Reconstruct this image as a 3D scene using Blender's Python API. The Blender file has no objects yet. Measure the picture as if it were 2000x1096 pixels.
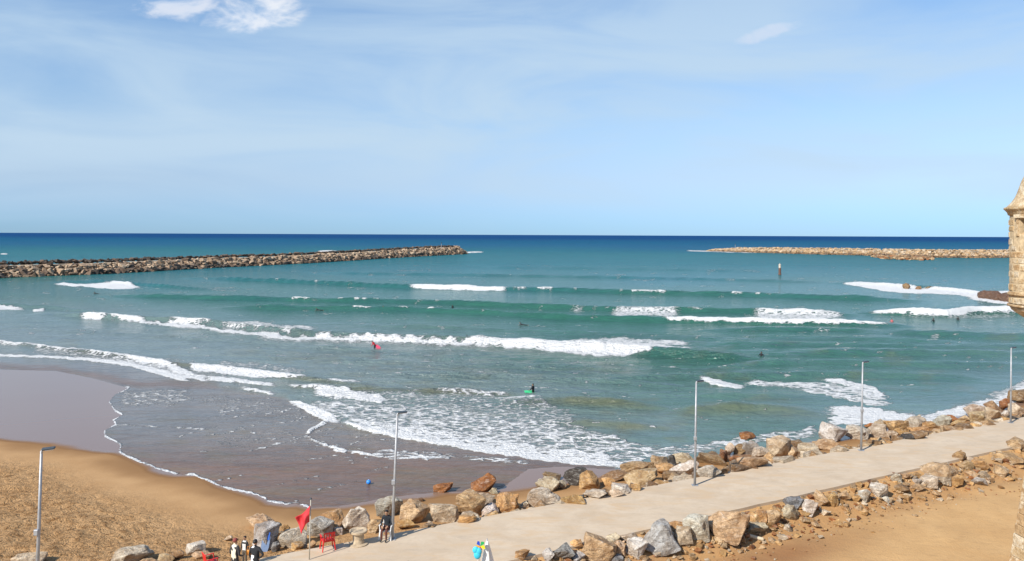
import bpy, bmesh, math, random
import numpy as np
from mathutils import Vector, Matrix, Euler
R = math.radians
random.seed(7)
rng = np.random.default_rng(11)
scene = bpy.context.scene
COL = scene.collection

# ------------------------------------------------------------------ camera
CAMZ, F, HX, HY, ROLL = 16.2, 1500.0, 1000.0, 458.6, 0.0043
cam_data = bpy.data.cameras.new('camera')
cam = bpy.data.objects.new('camera', cam_data)
COL.objects.link(cam)
cam_data.sensor_width = 36.0
cam_data.lens = 36.0 * F / 2000.0
cam_data.shift_y = -(548.0 - HY) / 2000.0
cam_data.clip_start = 0.2
cam_data.clip_end = 120000.0
cam.location = (0, 0, CAMZ)
cam.rotation_euler = (R(90), -ROLL, 0)
scene.camera = cam

# ------------------------------------------------------------------ sky, sun, exposure
SUN_EL, SUN_ROT = 38.0, 226.0        # the sun stands behind and left of the camera
world = bpy.data.worlds.new('World')
scene.world = world
world.use_nodes = True
wn = world.node_tree
wn.nodes.clear()


class NT:
    """tiny helper for building node trees"""
    def __init__(self, tree):
        self.t = tree

    def n(self, kind, **kw):
        nd = self.t.nodes.new(kind)
        for k, v in kw.items():
            setattr(nd, k, v)
        return nd

    def link(self, a, b):
        self.t.links.new(a, b)

    def val(self, sock, v):
        if hasattr(v, 'bl_idname') or hasattr(v, 'is_output'):
            self.t.links.new(v, sock)
        else:
            sock.default_value = v

    def math(self, op, a, b=None, c=None, clamp=False):
        nd = self.n('ShaderNodeMath', operation=op)
        nd.use_clamp = clamp
        self.val(nd.inputs[0], a)
        if b is not None:
            self.val(nd.inputs[1], b)
        if c is not None:
            self.val(nd.inputs[2], c)
        return nd.outputs[0]

    def rng(self, v, a, b, c=0.0, d=1.0, smooth=False):
        nd = self.n('ShaderNodeMapRange')
        nd.interpolation_type = 'SMOOTHSTEP' if smooth else 'LINEAR'
        nd.clamp = True
        self.val(nd.inputs[0], v)
        for i, x in enumerate((a, b, c, d)):
            self.val(nd.inputs[1 + i], x)
        return nd.outputs[0]

    def mix(self, f, a, b, mode='MIX'):
        nd = self.n('ShaderNodeMix', data_type='RGBA', blend_type=mode)
        self.val(nd.inputs[0], f)
        self.val(nd.inputs[6], a)
        self.val(nd.inputs[7], b)
        return nd.outputs[2]

    def noise(self, vec, scale, detail=4.0, rough=0.55, dist=0.0, dims='3D'):
        nd = self.n('ShaderNodeTexNoise', noise_dimensions=dims)
        if vec is not None:
            self.link(vec, nd.inputs['Vector'])
        nd.inputs['Scale'].default_value = scale
        nd.inputs['Detail'].default_value = detail
        nd.inputs['Roughness'].default_value = rough
        nd.inputs['Distortion'].default_value = dist
        return nd.outputs[0]

    def mapping(self, vec, scale=(1, 1, 1), rot=(0, 0, 0), loc=(0, 0, 0)):
        nd = self.n('ShaderNodeMapping')
        self.link(vec, nd.inputs[0])
        nd.inputs[1].default_value = loc
        nd.inputs[2].default_value = rot
        nd.inputs[3].default_value = scale
        return nd.outputs[0]


w = NT(wn)
sky = w.n('ShaderNodeTexSky', sky_type='NISHITA')
sky.sun_disc = False
sky.sun_elevation = R(SUN_EL)
sky.sun_rotation = R(SUN_ROT)
sky.air_density = 1.0
sky.dust_density = 0.15
sky.ozone_density = 2.0
geo = w.n('ShaderNodeNewGeometry')
vm = w.n('ShaderNodeVectorMath', operation='NORMALIZE')
tc = w.n('ShaderNodeTexCoord')
w.link(tc.outputs['Generated'], vm.inputs[0])
dirv = vm.outputs[0]
sep = w.n('ShaderNodeSeparateXYZ')
w.link(dirv, sep.inputs[0])
dx, dy_, dz = sep.outputs
el = w.math('ARCSINE', dz)
# thin high veil, streaked level with the horizon
vv = w.mapping(dirv, scale=(1.1, 1.1, 5.0), loc=(0.3, 0, 0.2), rot=(0, 0.06, 0))
veil_n = w.noise(vv, 2.2, 6.0, 0.52, 0.7)
veil_band = w.math('MULTIPLY', w.rng(el, 0.005, 0.11, 0.25, 1.0, True), w.rng(el, 0.16, 0.55, 1.0, 0.25, True))
veil = w.math('MULTIPLY', w.rng(veil_n, 0.30, 0.68, 0.12, 1.0, True), veil_band)
veil = w.math('MULTIPLY', veil, 0.86)
skytint = w.mix(1.0, sky.outputs[0], w.mix(w.rng(el, 0.06, 0.28, 0, 1, True), (0.85, 0.87, 0.97, 1), (0.80, 0.96, 1.10, 1)), 'MULTIPLY')
low = w.rng(el, 0.0, 0.16, 1.0, 0.0, True)
skytint = w.mix(low, skytint, w.mix(1.0, skytint, (0.56, 0.66, 0.94, 1), 'MULTIPLY'))
skytint = w.mix(w.rng(el, 0.0, 0.075, 1.0, 0.0, True), skytint, w.mix(1.0, skytint, (0.68, 1.02, 1.26, 1), 'MULTIPLY'))
col = w.mix(veil, skytint, (3.95, 5.1, 6.2, 1))
# two small cumulus puffs, placed by direction (x/y, z/y)
ys = w.math('MAXIMUM', dy_, 0.02)
px = w.math('DIVIDE', dx, ys)
pz = w.math('DIVIDE', dz, ys)
front = w.math('GREATER_THAN', dy_, 0.02)


def puff(cx, cz, hx, hz, slope, dens, seed, col_in, ccol):
    a = w.math('SUBTRACT', px, cx)
    b = w.math('SUBTRACT', w.math('SUBTRACT', pz, cz), w.math('MULTIPLY', a, slope))
    comb = w.n('ShaderNodeCombineXYZ')
    w.link(px, comb.inputs[0])
    w.link(pz, comb.inputs[1])
    comb.inputs[2].default_value = seed
    m = w.mapping(comb.outputs[0], scale=(1.0, 1.9, 1.0))
    nn = w.noise(m, 14.0, 7.0, 0.56, 0.35)
    r2 = w.math('ADD', w.math('POWER', w.math('ABSOLUTE', w.math('DIVIDE', a, hx)), 2.0),
                w.math('POWER', w.math('ABSOLUTE', w.math('DIVIDE', b, hz)), 2.0))
    body = w.math('SUBTRACT', 1.0, r2)
    v = w.math('ADD', w.math('MULTIPLY', body, 0.42), w.math('MULTIPLY', w.math('SUBTRACT', nn, 0.5), 1.9))
    mask = w.math('MULTIPLY', w.rng(v, 0.0, 0.48, 0.0, 1.0, True), w.rng(r2, 0.9, 1.6, 1.0, 0.0, True))
    mask = w.math('MULTIPLY', w.math('MULTIPLY', mask, front), dens)
    shade = w.mix(w.rng(nn, 0.35, 0.7), (5.0, 5.7, 6.8, 1), ccol)
    return w.mix(mask, col_in, shade)


col = puff(-0.342, 0.282, 0.070, 0.031, 0.12, 0.92, 3.1, col, (6.6, 6.7, 6.9, 1))
col = puff(-0.440, 0.300, 0.062, 0.024, -0.10, 0.75, 5.7, col, (6.3, 6.4, 6.8, 1))
col = puff(0.335, 0.266, 0.050, 0.010, 0.30, 0.42, 8.2, col, (5.9, 5.9, 6.6, 1))
bg = w.n('ShaderNodeBackground')
w.link(col, bg.inputs[0])
bg.inputs[1].default_value = 0.11
wo = w.n('ShaderNodeOutputWorld')
w.link(bg.outputs[0], wo.inputs[0])

sun_d = bpy.data.lights.new('sun', 'SUN')
sun_d.energy = 5.0
sun_d.angle = R(0.53)
sun_d.color = (1.0, 0.945, 0.86)
sun = bpy.data.objects.new('sun', sun_d)
COL.objects.link(sun)
sd = Vector((math.sin(R(SUN_ROT)) * math.cos(R(SUN_EL)), math.cos(R(SUN_ROT)) * math.cos(R(SUN_EL)), math.sin(R(SUN_EL))))
sun.rotation_euler = sd.to_track_quat('Z', 'Y').to_euler()
sun.location = (-60, -60, 90)

scene.view_settings.view_transform = 'Standard'
scene.view_settings.look = 'None'
scene.view_settings.gamma = 1.0
scene.view_settings.exposure = 0.35
scene.view_settings.use_curve_mapping = False
scene.render.engine = 'CYCLES'
scene.cycles.max_bounces = 6

# ------------------------------------------------------------------ pixel to direction helpers
ca, sa = math.cos(ROLL), math.sin(ROLL)


def ray(px, py):
    u = (np.asarray(px, float) - HX) / F
    v = (HY - np.asarray(py, float)) / F
    return u * ca - v * sa, np.ones_like(u), u * sa + v * ca


def on_plane(px, py, z=0.0):
    dx, dy, dz = ray(px, py)
    t = (z - CAMZ) / dz
    return dx * t, dy * t


def at_depth(px, py, D):
    dx, dy, dz = ray(px, py)
    return Vector((float(dx * D), float(D), float(CAMZ + dz * D)))


def horizon(px):
    return HY + ROLL * (np.asarray(px, float) - HX)


# ------------------------------------------------------------------ numpy noise
_perm = rng.random((256, 256))


def vnoise(x, y):
    xi = np.floor(x).astype(int)
    yi = np.floor(y).astype(int)
    fx = x - xi
    fy = y - yi
    fx = fx * fx * (3 - 2 * fx)
    fy = fy * fy * (3 - 2 * fy)
    a = _perm[xi & 255, yi & 255]
    b = _perm[(xi + 1) & 255, yi & 255]
    c = _perm[xi & 255, (yi + 1) & 255]
    d = _perm[(xi + 1) & 255, (yi + 1) & 255]
    return (a * (1 - fx) + b * fx) * (1 - fy) + (c * (1 - fx) + d * fx) * fy


def fbm(x, y, o=4):
    s = 0
    a = 0.5
    for i in range(o):
        s = s + a * vnoise(x * 2 ** i + 17.3 * i, y * 2 ** i + 5.1 * i)
        a *= 0.5
    return s / (1 - 0.5 ** o)


def sstep(a, b, v):
    t = np.clip((v - a) / (b - a), 0, 1)
    return t * t * (3 - 2 * t)


def seg_dist(X, Y, pts):
    best = np.full(X.shape, 1e9)
    for (x0, y0), (x1, y1) in zip(pts[:-1], pts[1:]):
        ex, ey = x1 - x0, y1 - y0
        L = ex * ex + ey * ey + 1e-9
        t = np.clip(((X - x0) * ex + (Y - y0) * ey) / L, 0, 1)
        d = np.hypot(X - x0 - t * ex, Y - y0 - t * ey)
        best = np.minimum(best, d)
    return best


def in_poly(X, Y, pts):
    ins = np.zeros(X.shape, bool)
    n = len(pts)
    for i in range(n):
        x0, y0 = pts[i]
        x1, y1 = pts[(i + 1) % n]
        c = (y0 > Y) != (y1 > Y)
        xi = (x1 - x0) * (Y - y0) / (y1 - y0 + 1e-12) + x0
        ins ^= c & (X < xi)
    return ins


# ------------------------------------------------------------------ object helpers
def tag(o, label=None, cat=None, group=None, kind=None):
    if label:
        o['label'] = label
    if cat:
        o['category'] = cat
    if group:
        o['group'] = group
    if kind:
        o['kind'] = kind
    return o


def link(o, parent=None):
    COL.objects.link(o)
    if parent is not None:
        o.parent = parent
    return o


def empty(name, loc=(0, 0, 0), rz=0.0):
    o = bpy.data.objects.new(name, None)
    o.empty_display_size = 0.2
    o.location = loc
    o.rotation_euler = (0, 0, rz)
    return link(o)


def mesh_np(name, verts, faces, mat, smooth=False, parent=None, attrs=None):
    """verts (n,3) and quad faces (m,4) as numpy arrays"""
    me = bpy.data.meshes.new(name)
    me.vertices.add(len(verts))
    me.vertices.foreach_set('co', np.ascontiguousarray(verts, dtype=np.float32).ravel())
    k = faces.shape[1]
    me.loops.add(faces.size)
    me.loops.foreach_set('vertex_index', faces.astype(np.int32).ravel())
    me.polygons.add(len(faces))
    me.polygons.foreach_set('loop_start', np.arange(0, faces.size, k, dtype=np.int32))
    me.polygons.foreach_set('loop_total', np.full(len(faces), k, dtype=np.int32))
    me.polygons.foreach_set('use_smooth', np.full(len(faces), smooth, dtype=bool))
    me.update(calc_edges=True)
    if attrs:
        for an, (kind, data) in attrs.items():
            at = me.attributes.new(an, kind, 'POINT')
            if kind == 'FLOAT':
                at.data.foreach_set('value', np.ascontiguousarray(data, dtype=np.float32).ravel())
            else:
                at.data.foreach_set('color', np.ascontiguousarray(data, dtype=np.float32).ravel())
    me.materials.append(mat)
    o = bpy.data.objects.new(name, me)
    return link(o, parent)


def bm_obj(name, bm, mat, parent=None, smooth=False):
    me = bpy.data.meshes.new(name)
    bm.to_mesh(me)
    bm.free()
    me.materials.append(mat)
    if smooth:
        me.polygons.foreach_set('use_smooth', [True] * len(me.polygons))
    return link(bpy.data.objects.new(name, me), parent)


def add_box(bm, size, loc=(0, 0, 0), rot=None, bev=0.0):
    r = bmesh.ops.create_cube(bm, size=1.0)
    vs = r['verts']
    M = Matrix.Translation(loc) @ (Euler(rot).to_matrix().to_4x4() if rot else Matrix()) @ Matrix.Diagonal((*size, 1))
    bmesh.ops.transform(bm, matrix=M, verts=vs)
    if bev:
        es = list({e for v in vs for e in v.link_edges})
        bmesh.ops.bevel(bm, geom=es, offset=bev, segments=1, affect='EDGES')
    return vs


def add_tube(bm, pts, rad, seg=8, caps=True):
    pts = [Vector(p) for p in pts]
    rads = rad if isinstance(rad, (list, tuple)) else [rad] * len(pts)
    rings = []
    up = Vector((0, 0, 1))
    for i, p in enumerate(pts):
        d = (pts[min(i + 1, len(pts) - 1)] - pts[max(i - 1, 0)]).normalized()
        a = d.cross(up)
        if a.length < 0.05:
            a = d.cross(Vector((1, 0, 0)))
        a.normalize()
        b = d.cross(a).normalized()
        rings.append([bm.verts.new(p + (a * math.cos(2 * math.pi * k / seg) + b * math.sin(2 * math.pi * k / seg)) * rads[i]) for k in range(seg)])
    for r0, r1 in zip(rings[:-1], rings[1:]):
        for k in range(seg):
            bm.faces.new((r0[k], r0[(k + 1) % seg], r1[(k + 1) % seg], r1[k]))
    if caps:
        bm.faces.new(rings[0][::-1])
        bm.faces.new(rings[-1])


def add_lathe(bm, prof, seg=24, loc=(0, 0, 0), cap=True):
    rings = []
    for r, z in prof:
        rings.append([bm.verts.new((loc[0] + r * math.cos(2 * math.pi * k / seg), loc[1] + r * math.sin(2 * math.pi * k / seg), loc[2] + z)) for k in range(seg)])
    for r0, r1 in zip(rings[:-1], rings[1:]):
        for k in range(seg):
            bm.faces.new((r0[k], r0[(k + 1) % seg], r1[(k + 1) % seg], r1[k]))
    if cap:
        bm.faces.new(rings[0][::-1])
        bm.faces.new(rings[-1])


# ------------------------------------------------------------------ materials
def new_mat(name):
    m = bpy.data.materials.new(name)
    m.use_nodes = True
    t = m.node_tree
    t.nodes.clear()
    N = NT(t)
    b = N.n('ShaderNodeBsdfPrincipled')
    o = N.n('ShaderNodeOutputMaterial')
    N.link(b.outputs[0], o.inputs[0])
    return m, N, b


def bump(N, b, h, strength, dist):
    bp = N.n('ShaderNodeBump')
    bp.inputs['Strength'].default_value = strength
    bp.inputs['Distance'].default_value = dist
    N.link(h, bp.inputs['Height'])
    N.link(bp.outputs[0], b.inputs['Normal'])
    return bp


def plain(name, c, rough=0.6, var=0.12, scale=6.0, metal=0.0):
    m, N, b = new_mat(name)
    tc = N.n('ShaderNodeTexCoord')
    n = N.noise(tc.outputs['Object'], scale, 4.0)
    lo = tuple(x * (1 - var) for x in c) + (1,)
    hi = tuple(min(1, x * (1 + var)) for x in c) + (1,)
    N.link(N.mix(N.rng(n, 0.3, 0.7), lo, hi), b.inputs['Base Color'])
    b.inputs['Roughness'].default_value = rough
    b.inputs['Metallic'].default_value = metal
    return m


def rock_material(name, by_attr=False):
    m, N, b = new_mat(name)
    tc = N.n('ShaderNodeTexCoord')
    if by_attr:
        at = N.n('ShaderNodeAttribute', attribute_name='tint')
        base = at.outputs['Color']
        vec = tc.outputs['Object']
        k = 1.0
    else:
        oi = N.n('ShaderNodeObjectInfo')
        base = oi.outputs['Color']
        add = N.n('ShaderNodeVectorMath', operation='ADD')
        g = N.n('ShaderNodeNewGeometry')
        N.link(g.outputs['Position'], add.inputs[0])
        N.link(oi.outputs['Location'], add.inputs[1])
        vec = add.outputs[0]
        k = 1.0
    n1 = N.noise(vec, 1.6 * k, 6.0, 0.62, 0.4)
    n2 = N.noise(vec, 6.0 * k, 5.0, 0.65)
    n3 = N.noise(N.mapping(vec, scale=(1, 1, 3.4), rot=(0.5, 0.3, 0.2)), 2.3 * k, 5.0, 0.7, 1.2)
    c = N.mix(N.rng(n1, 0.36, 0.66), N.mix(1.0, base, (0.55, 0.44, 0.34, 1), 'MULTIPLY'), N.mix(1.0, base, (1.12, 1.10, 1.06, 1), 'MULTIPLY'))
    c = N.mix(N.rng(n3, 0.52, 0.70, 0.0, 0.55), c, N.mix(0.65, base, (0.72, 0.68, 0.60, 1)))
    c = N.mix(N.rng(n2, 0.48, 0.66, 0.0, 0.75), c, N.mix(1.0, base, (0.42, 0.36, 0.30, 1), 'MULTIPLY'))
    N.link(c, b.inputs['Base Color'])
    b.inputs['Roughness'].default_value = 0.85
    h = N.math('ADD', N.math('MULTIPLY', n2, 0.5), n3)
    bump(N, b, h, 1.0, 0.16)
    return m


M_ROCK = rock_material('rock')
M_ROCK_STUFF = rock_material('rock_rubble', True)

# dry and wet beach sand
M_SAND, N, b = new_mat('beach_sand')
g = N.n('ShaderNodeNewGeometry')
pos = g.outputs['Position']
wet = N.n('ShaderNodeAttribute', attribute_name='wet').outputs['Fac']
tread = N.n('ShaderNodeAttribute', attribute_name='tread').outputs['Fac']
n1 = N.noise(pos, 0.35, 5.0, 0.6)
n2 = N.noise(pos, 2.6, 4.0, 0.6, 0.3)
n3 = N.noise(pos, 11.0, 3.0, 0.6)
dry = N.mix(N.rng(n1, 0.3, 0.7), (0.42, 0.242, 0.108, 1), (0.50, 0.302, 0.143, 1))
dry = N.mix(N.math('MULTIPLY', N.rng(n2, 0.46, 0.68), tread), dry, (0.235, 0.120, 0.044, 1))
dry = N.mix(N.math('MULTIPLY', N.rng(n3, 0.55, 0.75), 0.35), dry, (0.33, 0.19, 0.075, 1))
damp = (0.24, 0.125, 0.050, 1)
wetc = (0.235, 0.148, 0.102, 1)
c = N.mix(N.rng(wet, 0.0, 0.5, 0, 1, True), dry, damp)
c = N.mix(N.rng(wet, 0.55, 1.0, 0, 1, True), c, wetc)
N.link(c, b.inputs['Base Color'])
rw = N.rng(wet, 0.45, 1.0, 0.9, 0.18)
N.link(rw, b.inputs['Roughness'])
N.link(N.rng(wet, 0.4, 1.0, 0.15, 0.7), b.inputs['Specular IOR Level'])
hh = N.math('MULTIPLY', N.math('ADD', N.math('MULTIPLY', n2, 1.0), N.math('MULTIPLY', n3, 0.45)), N.math('ADD', N.math('MULTIPLY', tread, 1.6), N.rng(wet, 0, 0.6, 0.10, 0.0)))
bump(N, b, hh, 1.0, 0.16)

# trodden earth on the land side
M_EARTH, N, b = new_mat('sandy_earth')
g = N.n('ShaderNodeNewGeometry')
pos = g.outputs['Position']
brown = N.n('ShaderNodeAttribute', attribute_name='brown').outputs['Fac']
n1 = N.noise(pos, 0.30, 6.0, 0.62, 0.5)
n2 = N.noise(N.mapping(pos, scale=(1, 1.6, 1), rot=(0, 0, 0.5)), 1.7, 5.0, 0.6)
n3 = N.noise(pos, 9.0, 4.0, 0.65)
c = N.mix(N.rng(n1, 0.3, 0.7), (0.46, 0.268, 0.108, 1), (0.55, 0.340, 0.148, 1))
c = N.mix(N.rng(n2, 0.52, 0.72, 0, 0.45), c, (0.36, 0.205, 0.085, 1))
c = N.mix(N.rng(n3, 0.62, 0.78, 0, 0.6), c, (0.24, 0.14, 0.06, 1))
c = N.mix(N.math('MULTIPLY', brown, N.rng(n1, 0.25, 0.6, 0.6, 1.0)), c, (0.27, 0.125, 0.045, 1))
N.link(c, b.inputs['Base Color'])
b.inputs['Roughness'].default_value = 0.95
bump(N, b, N.math('ADD', n3, n2), 0.6, 0.06)

# pale concrete
M_CONC, N, b = new_mat('pale_concrete')
g = N.n('ShaderNodeNewGeometry')
pos = g.outputs['Position']
n1 = N.noise(N.mapping(pos, scale=(1.0, 1.6, 1), rot=(0, 0, -0.48)), 0.45, 6.0, 0.65, 0.6)
n2 = N.noise(pos, 3.5, 6.0, 0.7)
n3 = N.noise(pos, 22.0, 2.0, 0.6)
c = N.mix(N.rng(n1, 0.33, 0.68), (0.475, 0.365, 0.25, 1), (0.575, 0.465, 0.34, 1))
c = N.mix(N.rng(n2, 0.50, 0.78, 0, 0.55), c, (0.43, 0.335, 0.24, 1))
c = N.mix(N.rng(n3, 0.6, 0.8, 0, 0.3), c, (0.66, 0.57, 0.47, 1))
n4 = N.noise(N.mapping(pos, scale=(0.5, 1.6, 1), rot=(0, 0, -0.48)), 0.9, 6.0, 0.7, 0.8)
c = N.mix(N.rng(n4, 0.50, 0.66, 0, 0.55), c, (0.53, 0.36, 0.20, 1))
c = N.mix(N.rng(n4, 0.30, 0.42, 0.45, 0), c, (0.36, 0.29, 0.22, 1))
N.link(c, b.inputs['Base Color'])
b.inputs['Roughness'].default_value = 0.9
bump(N, b, n2, 0.25, 0.03)

# sea water with foam
M_SEA, N, b = new_mat('sea_water')
g = N.n('ShaderNodeNewGeometry')
pos = g.outputs['Position']
body = N.n('ShaderNodeAttribute', attribute_name='body').outputs['Color']
foam = N.n('ShaderNodeAttribute', attribute_name='foam').outputs['Fac']
chop = N.n('ShaderNodeAttribute', attribute_name='chop').outputs['Fac']
turn = N.mapping(pos, scale=(0.55, 1.0, 1.0), rot=(0, 0, R(6)))
f1 = N.noise(turn, 1.7, 5.0, 0.62, 0.9)
f2 = N.noise(turn, 6.0, 3.0, 0.6, 0.4)
vor = N.n('ShaderNodeTexVoronoi', feature='DISTANCE_TO_EDGE')
vj = N.n('ShaderNodeVectorMath', operation='ADD')
fcol = N.n('ShaderNodeTexNoise')
N.link(turn, fcol.inputs['Vector'])
fcol.inputs['Scale'].default_value = 0.9
N.link(turn, vj.inputs[0])
N.link(fcol.outputs['Color'], vj.inputs[1])
N.link(vj.outputs[0], vor.inputs['Vector'])
vor.inputs['Scale'].default_value = 1.55
lace = N.rng(vor.outputs['Distance'], 0.0, 0.30, 0.30, -0.16)
nz = N.math('ADD', N.math('MULTIPLY', N.math('SUBTRACT', f1, 0.5), 1.15), N.math('MULTIPLY', N.math('SUBTRACT', f2, 0.5), 0.55))
nz = N.math('MULTIPLY', N.math('ADD', nz, N.math('MULTIPLY', lace, 0.8)), 1.2)
fm = N.rng(N.math('ADD', foam, nz), 0.43, 0.77, 0.0, 1.0, True)
fm = N.math('MULTIPLY', fm, N.rng(foam, 0.03, 0.14, 0.0, 1.0, True))
m1 = N.noise(N.mapping(pos, scale=(0.28, 1.0, 1.0), rot=(0, 0, R(4))), 0.16, 5.0, 0.6, 0.3)
m2 = N.noise(N.mapping(pos, scale=(0.35, 1.0, 1.0), rot=(0, 0, R(7))), 0.9, 4.0, 0.65, 0.6)
m3 = N.noise(N.mapping(pos, scale=(0.45, 1.0, 1.0), rot=(0, 0, R(14))), 2.8, 3.0, 0.6, 0.5)
m1 = N.math('ADD', N.math('MULTIPLY', m1, 0.40), N.math('ADD', N.math('MULTIPLY', m2, 0.32), N.math('MULTIPLY', m3, 0.28)))
cw = N.mix(N.rng(m1, 0.38, 0.62), N.mix(1.0, body, (0.74, 0.80, 0.84, 1), 'MULTIPLY'), N.mix(1.0, body, (1.22, 1.20, 1.16, 1), 'MULTIPLY'))  # light and dark of the ripples painted into the water colour as streaks
N.link(N.mix(fm, cw, (0.75, 0.75, 0.735, 1)), b.inputs['Base Color'])
N.link(N.rng(fm, 0, 1, 0.16, 0.75), b.inputs['Roughness'])
b.inputs['IOR'].default_value = 1.33
b.inputs['Specular IOR Level'].default_value = 0.85
b.inputs['IOR'].default_value = 1.33
w1 = N.noise(N.mapping(pos, scale=(0.40, 1.0, 1.0), rot=(0, 0, R(5))), 0.42, 5.0, 0.62, 0.5)
w2 = N.noise(N.mapping(pos, scale=(0.55, 1.0, 1.0), rot=(0, 0, R(-12))), 1.7, 4.0, 0.6, 0.4)
hh = N.math('MULTIPLY', N.math('ADD', w1, N.math('MULTIPLY', w2, 0.30)), chop)
hh = N.math('ADD', hh, N.math('MULTIPLY', fm, N.math('MULTIPLY', N.math('ADD', f2, f1), 0.16)))
bp = bump(N, b, hh, 1.0, 2.1)
# matte share: far off only the steep facets turned to the viewer show, and they mirror little sky
b2 = N.n('ShaderNodeBsdfPrincipled')
for l in list(b.inputs['Base Color'].links):
    N.link(l.from_socket, b2.inputs['Base Color'])
b2.inputs['Roughness'].default_value = 0.9
b2.inputs['Specular IOR Level'].default_value = 0.0
N.link(bp.outputs[0], b2.inputs['Normal'])
mx = N.n('ShaderNodeMixShader')
N.link(N.n('ShaderNodeAttribute', attribute_name='gloss').outputs['Fac'], mx.inputs[0])
N.link(b2.outputs[0], mx.inputs[1])
N.link(b.outputs[0], mx.inputs[2])
N.link(mx.outputs[0], [n_ for n_ in N.t.nodes if n_.bl_idname == 'ShaderNodeOutputMaterial'][0].inputs[0])

M_STEEL = plain('galvanised_steel', (0.36, 0.365, 0.375), 0.5, 0.15, 8.0, 0.35)
M_DARK = plain('dark_lamp_casing', (0.045, 0.06, 0.075), 0.5)
M_WHITEPL = plain('white_plastic', (0.80, 0.80, 0.78), 0.45, 0.06)
M_REDPL = plain('red_plastic', (0.62, 0.020, 0.014), 0.4, 0.1)

# ------------------------------------------------------------------ shape of the land
PATH_Z = 2.2
CS = math.cos(math.atan(0.53))


def sea_side(X, Y):      # metres beyond the path's seaward edge
    return (Y - (38.8 + 0.525 * X)) * CS


def land_side(X, Y):     # metres beyond the path's landward edge
    return ((33.0 + 0.545 * X) - Y) * CS


WATERLINE_PX = [(-900, 705), (-300, 716), (0, 722), (110, 725), (180, 739), (250, 758), (224, 771), (212, 785), (224, 804), (238, 811),
                (219, 820), (224, 829), (203, 841), (203, 853), (234, 869), (231, 885), (259, 899), (294, 911), (301, 915),
                (343, 927), (381, 930), (413, 944), (448, 957), (500, 967), (525, 981), (560, 986), (577, 984), (600, 992),
                (660, 990), (740, 976), (800, 967), (850, 963), (920, 960), (980, 955), (1008, 934), (1034, 916), (1100, 912),
                (1200, 918), (1260, 908), (1400, 888), (1560, 868), (1640, 852), (1780, 832), (1900, 808), (2000, 782),
                (2100, 752), (2300, 690), (2900, 640)]
DRY_PX = [(-900, 800), (-300, 835), (0, 853), (60, 862), (150, 874), (228, 881), (259, 899), (294, 911), (301, 915),
          (343, 927), (381, 930), (413, 944), (448, 957), (500, 967), (525, 981), (560, 987), (577, 986), (600, 993),
          (660, 991), (740, 978), (800, 970), (850, 967), (920, 965), (980, 959), (1050, 950), (1120, 940), (1200, 928), (1260, 915),
          (1400, 895), (1560, 875), (1640, 859), (1780, 840), (1900, 815), (2000, 790), (2100, 760), (2300, 700), (2900, 650)]


def px_line(pts, z):
    out = []
    for x, y in pts:
        X, Y = on_plane(x, y, z)
        out.append((float(X), float(Y)))
    return out


WL = px_line(WATERLINE_PX, 0.0)
DL = px_line(DRY_PX, 0.12)


def signed(X, Y, line):      # positive on the land (camera) side
    poly = [(-4000, -4000), (-4000, line[0][1])] + line + [(4000, line[-1][1]), (4000, -4000)]
    d = seg_dist(X, Y, line)
    return np.where(in_poly(X, Y, poly), d, -d)


GX = np.arange(-80, 80.01, 0.25)
GY = np.arange(-6, 130.01, 0.25)
gx, gy = np.meshgrid(GX, GY)
S_W = signed(gx, gy, WL)
S_D = signed(gx, gy, DL)
t_sea = sea_side(gx, gy)
t_land = land_side(gx, gy)
beach = np.where(S_W > 0, 0.004 * S_W + 0.004, 0.022 * S_W)
beach = beach + np.where(S_D > 0, 0.066 * S_D + 0.02 * (1 - np.exp(-S_D / 0.5)), 0)
beach = np.minimum(beach, 1.75 + 0.1 * np.tanh((beach - 1.75)))
tread = sstep(3.0, 8.5, S_D) * (1 - 0.55 * sstep(0, 30, gx + 12))
pit = (fbm(gx / 0.75, gy / 0.75, 2) - 0.5) * 0.24 + (fbm(gx / 2.3, gy / 2.3, 2) - 0.5) * 0.12
beach = beach + pit * tread + (fbm(gx / 5, gy / 5, 2) - 0.5) * 0.05 * sstep(0.3, 2.5, S_D)
bank_s = 2.06 - 0.45 * sstep(0.1, 0.7, t_sea) - 0.36 * t_sea + (fbm(gx / 1.6 + 40, gy / 1.6, 3) - 0.5) * 0.30 * sstep(0, 0.8, t_sea)
bank_l = np.maximum(1.2, 2.06 - 0.42 * t_land) + (fbm(gx / 1.7, gy / 1.7 + 80, 3) - 0.5) * 0.26 * sstep(0.05, 0.8, t_land) * (1 - 0.75 * sstep(2.2, 4.0, t_land))
ZL = np.where(t_sea > 0, np.maximum(beach, bank_s), np.where(t_land > 0, bank_l, 2.06))


def grid_get(A, x, y):
    fx = min(max((x - GX[0]) / 0.25, 0), len(GX) - 1.001)
    fy = min(max((y - GY[0]) / 0.25, 0), len(GY) - 1.001)
    i, j = int(fx), int(fy)
    u, v = fx - i, fy - j
    return (A[j, i] * (1 - u) + A[j, i + 1] * u) * (1 - v) + (A[j + 1, i] * (1 - u) + A[j + 1, i + 1] * u) * v


def land_z(x, y):
    z = float(grid_get(ZL, x, y))
    if sea_side(x, y) <= 0.0 and land_side(x, y) <= 0.0:
        z = PATH_Z
    return max(z, 0.0)


def hit(px, py):
    """where the line of sight through a pixel meets the land or the sea"""
    dx, dy, dz = (float(a) for a in ray(px, py))
    D = 18.0
    while D < 140:
        x, y, z = dx * D, D, CAMZ + dz * D
        if z <= land_z(x, y):
            return Vector((x, y, land_z(x, y)))
        D += 0.04
    X, Y = on_plane(px, py, 0.0)
    return Vector((float(X), float(Y), 0.0))


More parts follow.
